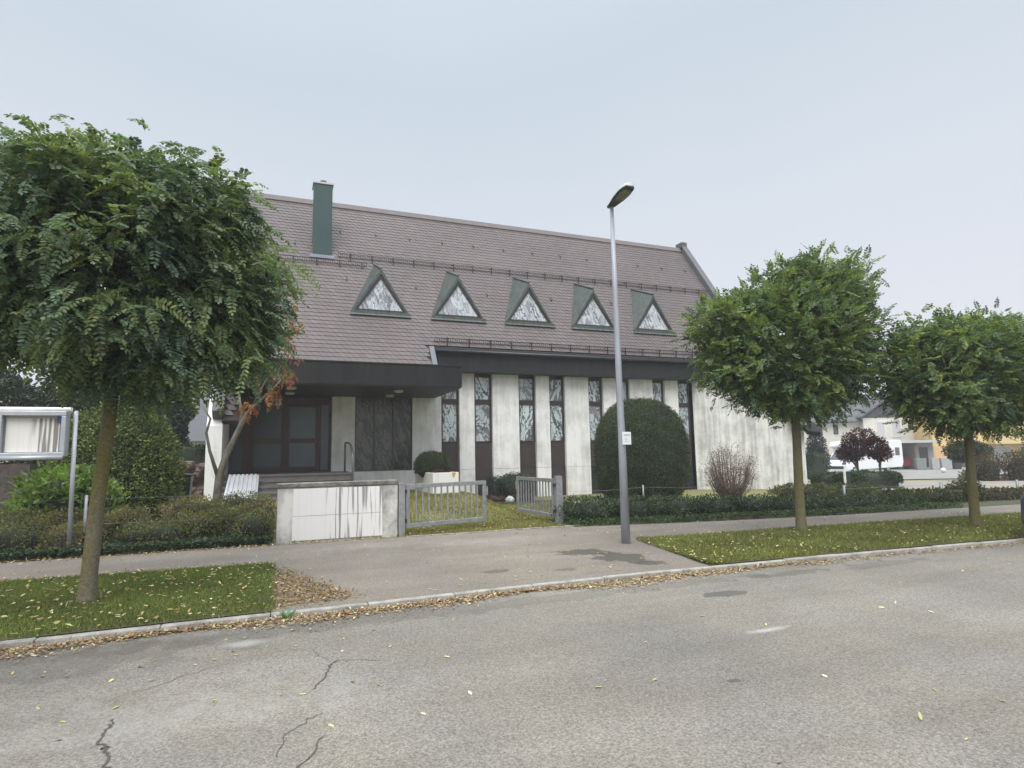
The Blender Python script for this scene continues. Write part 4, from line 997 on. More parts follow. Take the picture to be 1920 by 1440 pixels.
# ------------------------------------------------------------------ notice case on the left
root = thing('notice_case', (-3.8, 12.6, 0), 'aluminium notice case on two posts with a streaked white sheet and blue sticker', 'notice board')
for x in (-4.44, -3.31):
    mb = MB(); mb.tube([(x+.03, 12.68, -.1), (x, 12.68, 2.52)], [.036, .034], 12); mb.build('post', M_galvp, root)
mb = MB(); mb.box(-4.37, -3.40, 12.62, 12.74, 1.72, 2.50)
for a, b, c, d in ((-4.37, -3.40, 1.72, 1.79), (-4.37, -4.30, 1.79, 2.42), (-3.47, -3.40, 1.79, 2.42), (-4.37, -3.40, 2.42, 2.50)): mb.box(a, b, 12.50, 12.619, c, d)
mb.build('cabinet', M_case, root, bevel=.01)
mb = MB(); mb.tube([(-4.42, 12.56, 2.52), (-3.34, 12.56, 2.52)], .052, 12); mb.build('top_rail', M_white, root)
mb = MB(); mb.tube([(-4.37, 12.52, 1.70), (-3.42, 12.52, 1.70)], .04, 10); mb.build('bottom_rail', M_case, root)
mb = MB(); mb.box(-4.265, -3.515, 12.60, 12.612, 1.80, 2.38); mb.build('notice_sheet', M_board2, root)
mb = MB(); mb.box(-3.55, -3.475, 12.585, 12.597, 2.30, 2.41); mb.build('sticker', M_sticker, root)

# ------------------------------------------------------------------ small things on the left
root = thing('corrugated_sheet', (-.85, 18.6, .42), 'pale corrugated sheet leaning against the church steps', 'sheet')
a0, a1, b0, b1 = Vector((-1.22, 19.12, 1.17)), Vector((-.43, 19.12, 1.16)), Vector((-1.32, 18.1, .36)), Vector((-.44, 18.1, .36))
nx = 56; vs = []; fs = []
upn = (a0-b0).cross(a1-a0).normalized()*-1
for j in range(2):
    for i in range(nx+1):
        u = i/nx; p = (b0.lerp(b1, u) if j == 0 else a0.lerp(a1, u)); ph = (u*7) % 1
        h = .035 if ph < .62 else 0.0
        vs.append(p+Vector((0, -.6, .8))*h)
for i in range(nx): fs.append((i, i+1, nx+2+i, nx+1+i))
mb = MB(); mb.add(vs, fs); o = mb.build('ribbed_panel', M_roofplast, root); sol = o.modifiers.new('thick', 'SOLIDIFY'); sol.thickness = .006
def marker(x, y, z0, z1, label):
    r = thing('marker_post', (x, y, z0), label, 'post', 'black and white marker posts')
    mb = MB(); mb.box(x-.10, x+.01, y-.04, y+.04, z0-.1, z1); mb.build('dark_half', M_black, r, bevel=.006)
    mb = MB(); mb.box(x+.012, x+.075, y-.035, y+.035, z0+.20, z1); mb.build('white_half', M_white, r, bevel=.006)
marker(-2.36, 17.0, .40, 1.40, 'black and white marker post standing beside the thuja bush')
root = thing('marker_post', (19.3, 16.0, -.05), 'thin white and black marker post before the boxy hedge', 'post', 'black and white marker posts')
mb = MB(); mb.box(19.23, 19.30, 15.97, 16.03, -.1, .80); mb.build('white_half', M_white, root, bevel=.006)
mb = MB(); mb.box(19.302, 19.50, 15.95, 16.05, -.1, .78); mb.build('dark_half', M_black, root, bevel=.006)
root = thing('rubbish_bin', (-2.1, 17.2, .42), 'dark wheeled rubbish bin behind the marker post at left', 'bin')
mb = MB(); mb.hexa([(-2.30, 17.0, .45), (-1.98, 17.0, .45), (-1.98, 17.36, .45), (-2.30, 17.36, .45), (-2.36, 16.94, 1.22), (-1.94, 16.94, 1.22), (-1.94, 17.42, 1.22), (-2.36, 17.42, 1.22)]); mb.build('bin_body', M_black, root, bevel=.02)
mb = MB(); mb.prism([(-2.38, 16.92, 1.222), (-1.92, 16.92, 1.222), (-1.90, 16.92, 1.26), (-2.15, 16.92, 1.29), (-2.36, 16.92, 1.26)], (0, .52, 0)); mb.build('bin_lid', M_black, root, bevel=.01)
mb = MB(); mb.tube([(-1.88, 17.0, 1.25), (-1.88, 17.38, 1.25)], .022, 8); mb.build('bin_handle', M_black, root)
mb = MB()
for k in range(60):
    x = random.uniform(-3.4, -1.9); z_ = random.uniform(.45, 1.5); mb.ball((x, 21+random.uniform(-.2, .2), z_), (.16, .3, .11), 8, 6, 0, .8, .2)
mb.box(-3.5, -1.85, 20.9, 21.3, .2, 1.5)
tag(mb.build('stone_pile', mat('brown rubble', (.15, .115, .09), .95, (.08, .06, .05), 5, bmp=.8, bscale=20, fine=.3), smooth=False), 'brown rubble stone wall behind the dark bin beside the church', 'stone wall')
mb = MB(); mb.box(-8.5, -4.95, 16.0, 16.6, -.2, 1.6); tag(mb.build('stone_wall', M_stone), 'dark rough stone wall below the notice case at the left edge', 'stone wall')
root = thing('wire_fence', (-3.15, 13.0, 0), 'thin grey fence post with wire behind the leaning tree trunk', 'fence')
for x in (-3.15, -5.4): 
    mb = MB(); mb.tube([(x, 13.0, -.1), (x, 13.0, 1.02)], .026, 8); mb.build('post', M_galv, root)
mb = MB()
for z_ in (.5, .95): mb.tube([(-7, 13.0, z_), (-5.4, 13.0, z_), (-3.15, 13.0, z_), (-.1, 13.0, z_-.02)], .0016, 4)
mb.build('wire', M_galv, root)
root = thing('wire_fence', (18, 12, 0), 'row of short grey steel posts with wire at the right', 'fence')
for x in (14.39, 16.58, 18.32, 20.10, 21.92):
    mb = MB(); mb.tube([(x, 12.0, -.2), (x, 12.0, .62-.012*(x-14))], .036, 10); mb.build('post', M_rail, root)
mb = MB()
for z_ in (.28, .52): mb.tube([(14.39, 12, z_), (16.58, 12, z_-.02), (18.32, 12, z_-.03), (20.1, 12, z_-.05), (21.92, 12, z_-.06)], .004, 4)
mb.build('wire', M_galv, root)
root = thing('wire_fence', (10.0, 15.0, 0), 'short grey post with a sagging wire in front of the huge clipped bush', 'fence')
mb = MB(); mb.tube([(9.98, 15.0, -.1), (9.98, 15.0, .66)], .028, 10); mb.build('post', M_rail, root)
mb = MB(); mb.tube([(7.6, 15.0, .56), (8.8, 15.0, .55), (9.98, 15.0, .60), (11.3, 15.0, .53), (12.6, 15.0, .55)], .004, 4); mb.build('wire', M_galv, root)

# ------------------------------------------------------------------ background, left
def backtree(loc, lobes, n, ls, cols, label, name='evergreen_tree', group=None, m=None):
    r = thing(name, loc, label, 'tree', group); mb = MB()
    topz = max(l[0][2] for l in lobes); tw = .16 if topz > 2.6 else .055
    mb.tube([(loc[0], loc[1], loc[2]-.3), (loc[0]+.03, loc[1], topz*.6), (loc[0], loc[1], topz)], [tw, tw*.75, .02], 8)
    for (c, rr) in lobes: mb.tube([(loc[0], loc[1], c[2]*.6), c], [.06, .02], 5)
    mb.build('trunk', M_bark2, r); Vs = []; Cs = []
    tot = sum(l[1][0]*l[1][1]*l[1][2] for l in lobes)
    for (c, rr) in lobes:
        k = int(n*rr[0]*rr[1]*rr[2]/tot); u = rdir(k); q = .5+.5*RNG.random(k)**.5
        q *= 1+.15*np.sin(u[:, 0]*9+c[0])*np.sin(u[:, 2]*8+c[2])
        p = np.array(c)+u*np.array(rr)*q[:, None]
        Vs.append(hexleaves(p, nrm(u+RNG.normal(0, .7, (k, 3))), nrm(RNG.normal(0, .7, (k, 3))+np.array([0, 0, 1.])), ls*RNG.uniform(.6, 1.4, k), ls*.5)); Cs.append(pick(cols, k, .25)*(.85+.3*np.sin(p[:, :1]*3)*np.sin(p[:, 2:]*4)))
    raw_mesh('crown', np.concatenate(Vs), 6, np.clip(np.concatenate(Cs), .004, 1), m or M_needle, r)
EV = [(.028, .046, .022), (.036, .056, .026), (.022, .036, .02)]
backtree((-4.5, 27.5, 0), [((-4.5, 27.5, 1.7), (1.25, 1.3, 1.6)), ((-4.55, 27.5, 3.4), (1.3, 1.2, 1.6))], 15000, .16, EV, 'dark evergreen tree behind the clipped hedge left of the church')
backtree((-6.9, 26.5, 0), [((-6.9, 26.5, 2.3), (1.6, 1.4, 2.2)), ((-7, 26.5, 4.0), (1.1, 1.1, 1.2))], 11000, .16, [(.032, .050, .02), (.045, .066, .024), (.026, .04, .02)], 'tall dark evergreen tree behind the thuja bush')
backtree((-9.7, 27, 0), [((-9.7, 27, 2.5), (1.7, 1.5, 2.4)), ((-9.5, 27, 4.0), (1.2, 1.2, 1.1))], 9000, .17, EV, 'dark evergreen tree above the notice case at the left edge')
loose('reddish_shrub', (-3.4, 31, .2), [((-4.6, 32, 1.0), (1.4, 1, 1.5))], 3500, .12, [(.11, .065, .045), (.09, .07, .04), (.07, .07, .03)], 'reddish brown shrub behind the clipped hedge beside the church', 'shrub', stems=20)
def house(name, org, ang, label, builder):
    r = thing(name, (org[0], org[1], org[2]), label, 'house'); c, s = math.cos(ang), math.sin(ang)
    def W(u, v, z): return Vector((org[0]+u*c-v*s, org[1]+u*s+v*c, org[2]+z))
    def wb(mb, u0, u1, v0, v1, z0, z1):
        mb.hexa([W(u0, v0, z0), W(u1, v0, z0), W(u1, v1, z0), W(u0, v1, z0), W(u0, v0, z1), W(u1, v0, z1), W(u1, v1, z1), W(u0, v1, z1)])
    builder(r, W, wb); return r
def hwin(r, W, wb, u0, u1, v, z0, z1, pm=None, fm=None):
    mb = MB(); f = .08
    wb(mb, u0, u0+f, v-.06, v, z0, z1); wb(mb, u1-f, u1, v-.06, v, z0, z1); wb(mb, u0+f, u1-f, v-.06, v, z1-f, z1); wb(mb, u0+f, u1-f, v-.08, v, z0, z0+f)
    w = mb.build('window', fm or M_white, r); mb = MB(); wb(mb, u0+f, u1-f, v-.03, v-.004, z0+f, z1-f); mb.build('pane', pm or M_winl, w)
def b_left(r, W, wb):
    mb = MB(); wb(mb, 0, 9, 0, 8, 0, 2.9); mb.prism([W(0, 0, 2.9), W(0, 8, 2.9), W(0, 4, 6)][::-1], W(9, 0, 0)-W(0, 0, 0)); mb.build('wall', M_white, r)
    mb = MB(); mb.prism([W(-.3, -.5, 2.65), W(9.3, -.5, 2.65), W(9.3, 4, 6.2), W(-.3, 4, 6.2)], (0, 0, .14)); mb.prism([W(-.3, 8.5, 2.65), W(9.3, 8.5, 2.65), W(9.3, 4, 6.2), W(-.3, 4, 6.2)][::-1], (0, 0, .14)); mb.build('roof', M_slate, r)
    hwin(r, W, wb, 6.5, 7.6, 0, 1.0, 2.2)
house('detached_house', (-11.5, 41, 0), 0, 'white house with a grey roof seen through the gap left of the church', b_left)
def b_left2(r, W, wb):
    mb = MB(); wb(mb, 0, 6, 0, 8, 0, 5.3); mb.prism([W(0, 0, 5.3), W(6, 0, 5.3), W(3, 0, 7.4)], W(0, 8, 0)-W(0, 0, 0)); mb.build('wall', M_cream, r)
    mb = MB(); mb.prism([W(-.4, -.4, 5.1), W(3, -.4, 7.5), W(3, 8.4, 7.5), W(-.4, 8.4, 5.1)], (0, 0, .15)); mb.prism([W(6.4, -.4, 5.1), W(3, -.4, 7.5), W(3, 8.4, 7.5), W(6.4, 8.4, 5.1)][::-1], (0, 0, .15)); mb.build('roof', mat('grey brown roof', (.13, .105, .09), .8), r)
    hwin(r, W, wb, 4.3, 5.4, 0, 3.6, 4.8)
house('detached_house', (-19.4, 40, 0), 0, 'cream house glimpsed beyond the notice case at the far left edge', b_left2)

# ------------------------------------------------------------------ background, right
A1 = math.atan2(-.412, .911)
def b_white(r, W, wb):
    mb = MB(); wb(mb, -7, 5.62, 0, 9, -1, 5.75); wb(mb, 5.62, 13.7, -.7, 9, -1, 6.05); mb.build('wall', M_cream, r)
    mb = MB(); mb.prism([W(-7.5, -.6, 5.55), W(6.5, -.6, 5.55), W(8.5, 4.5, 9.0), W(-5, 4.5, 9.0)], (0, 0, .2)); mb.prism([W(5.2, -1.2, 6.0), W(9.66, -1.2, 9.0), W(9.66, 9, 9.0), W(5.2, 9, 6.0)], (0, 0, .2)); mb.prism([W(14.1, -1.2, 6.0), W(9.66, -1.2, 9.0), W(9.66, 9, 9.0), W(14.1, 9, 6.0)][::-1], (0, 0, .2))
    mb.build('roof', M_slate, r)
    mb = MB(); mb.prism([W(5.62, -.75, 6.05), W(13.7, -.75, 6.05), W(9.66, -.75, 8.85)], W(0, .3, 0)-W(0, 0, 0)); mb.build('gable', M_gable, r)
    hwin(r, W, wb, .45, 1.5, 0, 4.2, 5.35, fm=M_frame); hwin(r, W, wb, 2.7, 3.2, 0, 4.35, 5.4, fm=M_frame)
    hwin(r, W, wb, 6.9, 7.9, -.7, 3.9, 5.6, pm=M_shut); hwin(r, W, wb, 8.5, 9.6, -.7, 3.9, 5.6, pm=M_shut)
    mb = MB(); wb(mb, 13.72, 15.6, .8, 6, -1, 5.5); mb.build('side_wing', M_gable, r)
house('detached_house', (54.9, 49.7, -1.15), A1, 'cream white house with a dark slate roof and gable behind the motorhome', b_white)
A2 = math.atan2(-.37, .929)
def b_yel(r, W, wb):
    mb = MB(); wb(mb, -.1, 5.6, 0, 9, -.5, 6.6); wb(mb, 5.6, 16, .8, 9, -.5, 6.6); mb.build('wall', M_yellow, r)
    mb = MB(); wb(mb, 5.62, 16, -.9, -.7, 2.55, 4.3); wb(mb, 5.62, 16, -.7, .79, 2.55, 2.7); wb(mb, 5.62, 5.8, -.7, .79, 2.7, 4.3); mb.build('balcony', M_yellow2, r)
    mb = MB(); pts = [W(7.9+.12*math.sin(t*5), -.93, 3.9-.9*t) for t in np.linspace(0, 1, 9)]; mb.tube(pts, [.03, .07, .09, .1, .1, .09, .07, .05, .02], 6); mb.build('wall_ornament', M_iron, r)
    mb = MB(); mb.prism([W(-.7, -.7, 6.5), W(16.5, -.7, 6.5), W(16.5, 4.5, 9.6), W(-.7, 4.5, 9.6)], (0, 0, .2)); mb.prism([W(-.7, 9.7, 6.5), W(16.5, 9.7, 6.5), W(16.5, 4.5, 9.6), W(-.7, 4.5, 9.6)][::-1], (0, 0, .2)); mb.build('roof', M_slate, r)
    hwin(r, W, wb, 1.9, 5.2, 0, 0.2, 2.35, fm=M_frame); hwin(r, W, wb, 6.5, 8.7, .8, .4, 2.3, pm=M_shut); hwin(r, W, wb, 9.5, 11.8, .8, .2, 2.3)
    hwin(r, W, wb, 6.6, 9.0, .8, 4.4, 5.6); hwin(r, W, wb, 2.2, 3.4, 0, 4.2, 5.4)
    mb = MB(); wb(mb, 0, 1.7, -.04, 0, -.5, 2.45); mb.build('orange_bay', mat('orange render', (.66, .44, .22), .9), r)
house('apartment_house', (63.6, 42.0, -.75), A2, 'yellow house with a pale balcony front at the right edge', b_yel)
# carport
def b_car(r, W, wb):
    mb = MB(); wb(mb, -.3, 5.3, -.4, 6, 2.55, 2.78); mb.build('roof', M_shut, r)
    mb = MB(); wb(mb, 2.95, 3.15, 0, 6, 0, 2.54); mb.build('side_wall', mat('grey timber', (.16, .13, .115), .8), r)
    mb = MB(); wb(mb, 3.16, 5.1, .5, .7, 0, 2.54); mb.build('front_wall', mat('grey render', (.30, .29, .27), .9), r)
    mb = MB(); wb(mb, -.2, 5.1, 5.8, 6, 0, 2.54); mb.build('rear_wall', M_gable, r)
    for u in (-.2, 1.3): 
        mb = MB(); wb(mb, u, u+.12, -.2, -.08, 0, 2.54); mb.build('post', M_rail, r)
    mb = MB(); wb(mb, 3.7, 4.5, .44, .498, 0.2, 2.1); mb.build('door', M_frame, r)
house('carport', (55.2, 41.2, -.5), A2, 'flat pale-roofed carport with a grey side wall between the two houses', b_car)
bpy.data.objects['carport']['category'] = 'carport'
def car(r, W, L_, wd_, prof, glass, paint, wheels, extras=None, zoff=0):
    """prof: side outline (u,z); built across the width with tumblehome"""
    mb = MB(); n = len(prof); rings = []
    for v, k in ((-wd_/2, .90), (-wd_/2+.10, 1), (wd_/2-.10, 1), (wd_/2, .90)):
        rg = []
        for (u, z) in prof:
            inset = .14 if z > 1.0 else 0
            vv = v+(inset if v < 0 else -inset)
            rg.append(W(L_/2+(u-L_/2)*(.985 if k < 1 else 1), vv, z*(1 if k == 1 else .985)+zoff))
        rings.append(rg)
    vs = [p for q in rings for p in q]; fs = []
    for i in range(3):
        for k in range(n): fs.append((i*n+k, i*n+(k+1) % n, (i+1)*n+(k+1) % n, (i+1)*n+k))
    fs += [tuple(range(n))[::-1], tuple(range(3*n, 4*n))]
    mb.add(vs, fs, 0, False); mb.build('body', paint, r, bevel=.03)
    for q in glass:
        mb = MB(); v_ = [W(*p) for p in q]; nv = (v_[1]-v_[0]).cross(v_[2]-v_[0]).normalized(); mb.prism(v_, nv*.012); mb.build('window', M_glassv, r)
    for (u, v) in wheels:
        mb = MB(); rr = .32; ax = (W(0, 1, 0)-W(0, 0, 0)); c = W(u, v-.1, rr+zoff); mb.tube([c, c+ax*.2], [rr, rr], 18); w = mb.build('wheel', M_rubber, r)
        mb = MB(); s = -1 if v < 0 else 1; c2 = W(u, v+s*.105, rr+zoff); mb.tube([c2, c2+ax*s*.01], [.2, .17], 14); mb.build('rim', M_galv, w)
CARP = [(0, .35), (.05, .75), (.25, .95), (.75, 1.42), (1.1, 1.5), (2.3, 1.48), (3.0, .98), (3.95, .82), (4.1, .55), (4.08, .28), (.1, .25)]
# red car, rear to the street, inside the carport
c_, s_ = math.cos(A2+math.pi/2), math.sin(A2+math.pi/2)
def frame(ox, oy, oz, ang):
    c, s = math.cos(ang), math.sin(ang)
    return lambda u, v, z: Vector((ox+u*c-v*s, oy+u*s+v*c, oz+z))
W = frame(57.3, 40.9, -.5, A2+math.pi/2)
root = thing('parked_car', (57.3, 40.9, -.5), 'dark red car parked under the carport behind the motorhome', 'car')
car(root, W, 4.1, 1.75, CARP, [[(.27, -.6, 1.0), (.27, .6, 1.0), (.72, .55, 1.40), (.72, -.55, 1.40)][::-1]], M_red, [(.75, -.8), (.75, .8), (3.2, -.8), (3.2, .8)])
# car at the right edge of the road
W = frame(11.96, 5.72, ROADZ, 0.0)
root = thing('parked_car', (11.88, 5.72, ROADZ), 'blue grey car whose bumper just enters at the right edge of the road', 'car')
car(root, W, 4.1, 1.72, CARP, [[(.78, -.735, 1.02), (2.75, -.735, 1.02), (2.2, -.70, 1.40), (1.05, -.70, 1.40)], [(.78, .735, 1.02), (2.75, .735, 1.02), (2.2, .70, 1.40), (1.05, .70, 1.40)][::-1], [(.30, -.62, 1.02), (.30, .62, 1.02), (.73, .55, 1.38), (.73, -.55, 1.38)][::-1]], M_blue, [(.75, -.78), (.75, .78), (3.2, -.78), (3.2, .78)])
mb = MB(); mb.box(11.93, 12.03, 4.95, 6.48, .10, .32); mb.build('bumper', M_black, root, bevel=.03)
for y0_ in (4.95, 6.2):
    mb = MB(); mb.box(11.97, 12.03, y0_, y0_+.3, .56, .72); mb.build('headlight', M_glassv, root, bevel=.01)

# motorhome
hx, hy = -.994, -.111
W = frame(42.35, 34.76, -.52, math.atan2(-hy, -hx))      # u runs from the nose to the rear, v<0 towards the street
root = thing('motorhome', (46.5, 34.8, -.52), 'white motorhome facing left, parked behind the boxy hedge', 'motorhome')
mb = MB()
def slabprof(prof, v0, v1, m, name, bev=.05):
    mb = MB(); n = len(prof); off = W(0, v1, 0)-W(0, v0, 0); mb.prism([W(u, v0, z) for u, z in prof][::-1], off); return mb.build(name, m, root, bevel=bev)
slabprof([(1.9, .42), (7.4, .50), (7.6, .9), (7.6, 2.66), (7.4, 2.78), (2.2, 2.78), (1.2, 2.66), (1.05, 2.32), (1.6, 2.05), (1.9, 1.9)], 0, 2.25, M_whitev, 'living_body')
slabprof([(0, .42), (-.02, .8), (.12, 1.06), (.75, 1.22), (1.55, 2.08), (1.95, 2.08), (1.95, .42)], .1, 2.15, M_whitev, 'cab')
mb = MB(); mb.prism([W(.72, .22, 1.25), W(.72, 2.03, 1.25), W(1.50, 1.93, 2.03), W(1.50, .32, 2.03)][::-1], (W(-.02, 0, .02)-W(0, 0, 0))); mb.build('windscreen', M_glassv, root)
mb = MB(); mb.prism([W(.95, .09, 1.26), W(1.80, .09, 1.26), W(1.80, .09, 1.95), W(1.55, .09, 1.95)], (W(0, -.012, 0)-W(0, 0, 0))); mb.build('side_window', M_glassv, root)
mb = MB(); mb.prism([W(1.10, .5, 2.36), W(1.10, 1.75, 2.36), W(1.25, 1.7, 2.64), W(1.25, .55, 2.64)][::-1], (W(-.03, 0, .01)-W(0, 0, 0))); mb.build('skylight', M_maroon, root)
for (u0, u1, z0, z1) in ((2.6, 3.3, 1.45, 2.05), (4.2, 5.0, 1.45, 2.05), (6.5, 7.1, 1.5, 2.15)):
    mb = MB(); mb.prism([W(u0, 0, z0), W(u1, 0, z0), W(u1, 0, z1), W(u0, 0, z1)], (W(0, -.025, 0)-W(0, 0, 0))); mb.build('side_window', M_winl, root)
mb = MB(); mb.prism([W(5.3, 0, .55), W(5.9, 0, .55), W(5.9, 0, 2.3), W(5.3, 0, 2.3)], (W(0, -.012, 0)-W(0, 0, 0))); mb.build('side_door', M_white, root)
mb = MB(); mb.prism([W(-.03, .4, .5), W(-.03, 1.85, .5), W(-.03, 1.85, .72), W(-.03, .4, .72)][::-1], (W(-.02, 0, 0)-W(0, 0, 0))); mb.build('grille', M_black, root)
for v in (.2, 1.7):
    mb = MB(); mb.prism([W(.02, v, .85), W(.02, v+.35, .85), W(.12, v+.35, 1.02), W(.12, v, 1.02)][::-1], (W(-.03, 0, .01)-W(0, 0, 0))); mb.build('headlight', M_glassv, root)
mb = MB(); mb.prism([W(-.06, .15, .28), W(-.06, 2.1, .28), W(-.06, 2.1, .48), W(-.06, .15, .48)][::-1], (W(.25, 0, 0)-W(0, 0, 0))); mb.build('bumper', M_white, root)
for u in (.95, 5.4):
    for v in (.06, 2.0):
        mb = MB(); c = W(u, v, .34); mb.tube([c, c+(W(0, .2, 0)-W(0, 0, 0))], .34, 18); w = mb.build('wheel', M_rubber, root)
        mb = MB(); s = -1 if v < 1 else 1; c = W(u, v+(0 if s < 0 else .2), .34); mb.tube([c, c+(W(0, .012*s, 0)-W(0, 0, 0))], .2, 14); mb.build('rim', M_galv, w)
# bins by the carport
def bin_(x, y, w, h, m, label):
    r = thing('rubbish_bin', (x, y, -.52), label, 'bin', 'bins by the carport'); mb = MB()
    a, b = .93*w/2, -.37*w/2; dx, dy = .37*.35, .93*.35
    lo = [(x-a*.9, y-b*.9, -.52), (x+a*.9, y+b*.9, -.52), (x+a*.9+dx, y+b*.9+dy, -.52), (x-a*.9+dx, y-b*.9+dy, -.52)]
    hi = [(x-a, y-b, -.52+h), (x+a, y+b, -.52+h), (x+a+dx, y+b+dy, -.52+h), (x-a+dx, y-b+dy, -.52+h)]
    mb.hexa(lo+hi); mb.build('bin_body', m, r, bevel=.03)
    mb = MB(); mb.hexa([(p[0], p[1], p[2]+.003) for p in hi]+[(p[0]*.98+x*.02, p[1]*.98+y*.02, p[2]+.09) for p in hi]); mb.build('bin_lid', m, r, bevel=.02)
bin_(57.0, 38.9, .95, 1.0, M_bin, 'dark grey wheeled bin left of the pale bins by the yellow house')
bin_(58.0, 38.3, .62, 1.0, M_binl, 'pale grey bin between the dark grey bin and its wider neighbour')
bin_(59.0, 37.9, 1.0, 1.0, M_binl, 'wide pale grey bin on the right of the bin group')
bin_(60.1, 37.6, .7, .98, M_black, 'black bin at the right end of the bin group')
mb = MB(); mb.ball((51.6, 33.5, -.32), (.2, .2, .2), 16, 10); tag(mb.build('white_ball', M_white), 'small white ball lying on the paving in front of the bins', 'ball')
# trees and hedges between
PUR = [(.055, .018, .026), (.075, .022, .032), (.040, .014, .022), (.095, .035, .045)]
backtree((23.55, 18.9, -.1), [((23.35, 18.85, 1.55), (.52, .5, .45)), ((23.2, 18.9, 1.95), (.3, .3, .34)), ((23.6, 18.8, 2.15), (.24, .3, .34)), ((23.1, 19.0, 1.35), (.36, .4, .32))], 4200, .085, PUR, 'dark purple-leaved small tree standing left of the pair behind the boxy hedge', 'purple_plum_tree', 'purple plum trees', M_leaf)
backtree((24.4, 18.5, -.1), [((24.25, 18.5, 1.62), (.48, .46, .48)), ((24.0, 18.6, 2.08), (.28, .3, .36)), ((24.5, 18.4, 1.35), (.34, .4, .3))], 3800, .085, PUR, 'dark purple-leaved small tree standing right of the pair behind the boxy hedge', 'purple_plum_tree', 'purple plum trees', M_leaf)
backtree((32.28, 19.8, -.3), [((32.35, 19.7, 1.35), (1.15, .9, .52))], 4600, .11, [(.045, .06, .03), (.06, .07, .035), (.035, .048, .026)], 'small round-crowned dark tree in front of the yellow house', 'round_tree', None, M_leaf)
loose('autumn_hedge', (32, 18, -.5), [((31.4, 18.3, .3), (.85, .5, 1.0)), ((32.7, 17.7, .35), (1.0, .6, 1.05)), ((34.2, 17.2, .35), (1.0, .6, 1.05))], 9500, .09, [(.12, .065, .04), (.09, .07, .035), (.15, .08, .045), (.07, .075, .03)], 'brown autumn hedge in front of the yellow house at right edge', 'hedge', stems=60)
loose('golden_shrub', (31.3, 18.9, -.4), [((31.4, 18.9, 0.0), (1.0, .5, .55))], 2600, .09, [(.16, .14, .03), (.11, .12, .03), (.08, .085, .03)], 'yellowish low shrub under the small round-crowned tree', 'shrub')
backtree((38.0, 33.8, -.5), [((38.0, 33.8, .8), (.85, .8, 1.4)), ((38.0, 33.8, 2.0), (.62, .6, .9)), ((38.0, 33.8, 2.8), (.35, .35, .7))], 4200, .16, [(.028, .048, .036), (.036, .058, .042)], 'dark conical conifer between the church and the motorhome', 'conifer_tree')
clipped('clipped_hedge', (35.3, 31.7, -.5), (35.0, 31.7, .3), (.8, .7, .95), .35, 9000, .10, [(.042, .072, .026), (.055, .085, .03)], 'green clipped hedge between the church corner and the motorhome', 'hedge', rough=.03)

# ------------------------------------------------------------------ grass and fallen leaves
def blades(name, n, sampler, hmean, cols, label, wide=.006):
    p = sampler(n); n = len(p); th = RNG.uniform(0, 2*np.pi, n); h = hmean*RNG.uniform(.5, 1.5, n)
    w = wide*RNG.uniform(.6, 1.5, n); side = np.stack([np.cos(th), np.sin(th), np.zeros(n)], 1)
    lean = RNG.normal(0, .55, (n, 2)); tip = p.copy(); tip[:, :2] += lean*h[:, None]; tip[:, 2] += h
    V = np.stack([p-side*w[:, None], p+side*w[:, None], tip], 1).reshape(-1, 3)
    pat = .5+.5*np.sin(p[:, :1]*2.3+1)*np.sin(p[:, 1:2]*3.1+p[:, :1]); c = pick(cols, n, .22)*(.8+.35*pat)
    o = raw_mesh(name, V, 3, c, M_leaf); tag(o, label, 'grass', None, 'stuff'); return o
def sampL(n):
    x = RNG.uniform(-6.5, .05, n)-.09*RNG.random(n)**2; y = kerbY(x)+.14+(nearY(x)-kerbY(x)-.16)*RNG.random(n); y = y+np.abs(RNG.normal(0, .035, n))*np.sign(y-8.5)*(RNG.random(n) < .3); return np.stack([x, y, np.full(n, .01)], 1)
def sampR(n):
    x = 5.8+(RNG.random(n)**1.5)*19; y0 = kerbY(x)+.14; y1 = np.minimum(nearY(x), y0+(x-5.75)*5.5)-.02; y = y0+(y1-y0)*RNG.random(n); y = y+RNG.normal(0, .04, n)*(y > y0+.1)*(RNG.random(n) < .5)
    return np.stack([x, y, np.full(n, .01)], 1)
def sampG(n):
    x = RNG.uniform(1.5, 8.8, n); y = 12.25+7.2*RNG.random(n)**1.3; k = ~((x < 2.5) & (y < 12.9)) & ~((x > 6.2) & (y < 13.4)); x, y = x[k], y[k]
    return np.stack([x, y, hgt(x, y)-.01], 1)
blades('grass', 62000, sampL, .040, [(.135, .185, .040), (.16, .205, .046), (.11, .16, .038), (.195, .20, .06)], 'short green grass of the left verge', .0055)
blades('grass', 90000, sampR, .042, [(.175, .205, .050), (.195, .215, .058), (.145, .18, .046), (.22, .20, .08)], 'yellowish green grass of the right verge', .0075)
blades('grass', 60000, sampG, .045, [(.20, .20, .060), (.22, .205, .075), (.165, .17, .05), (.245, .215, .085)], 'worn yellow green lawn behind the gate', .009)

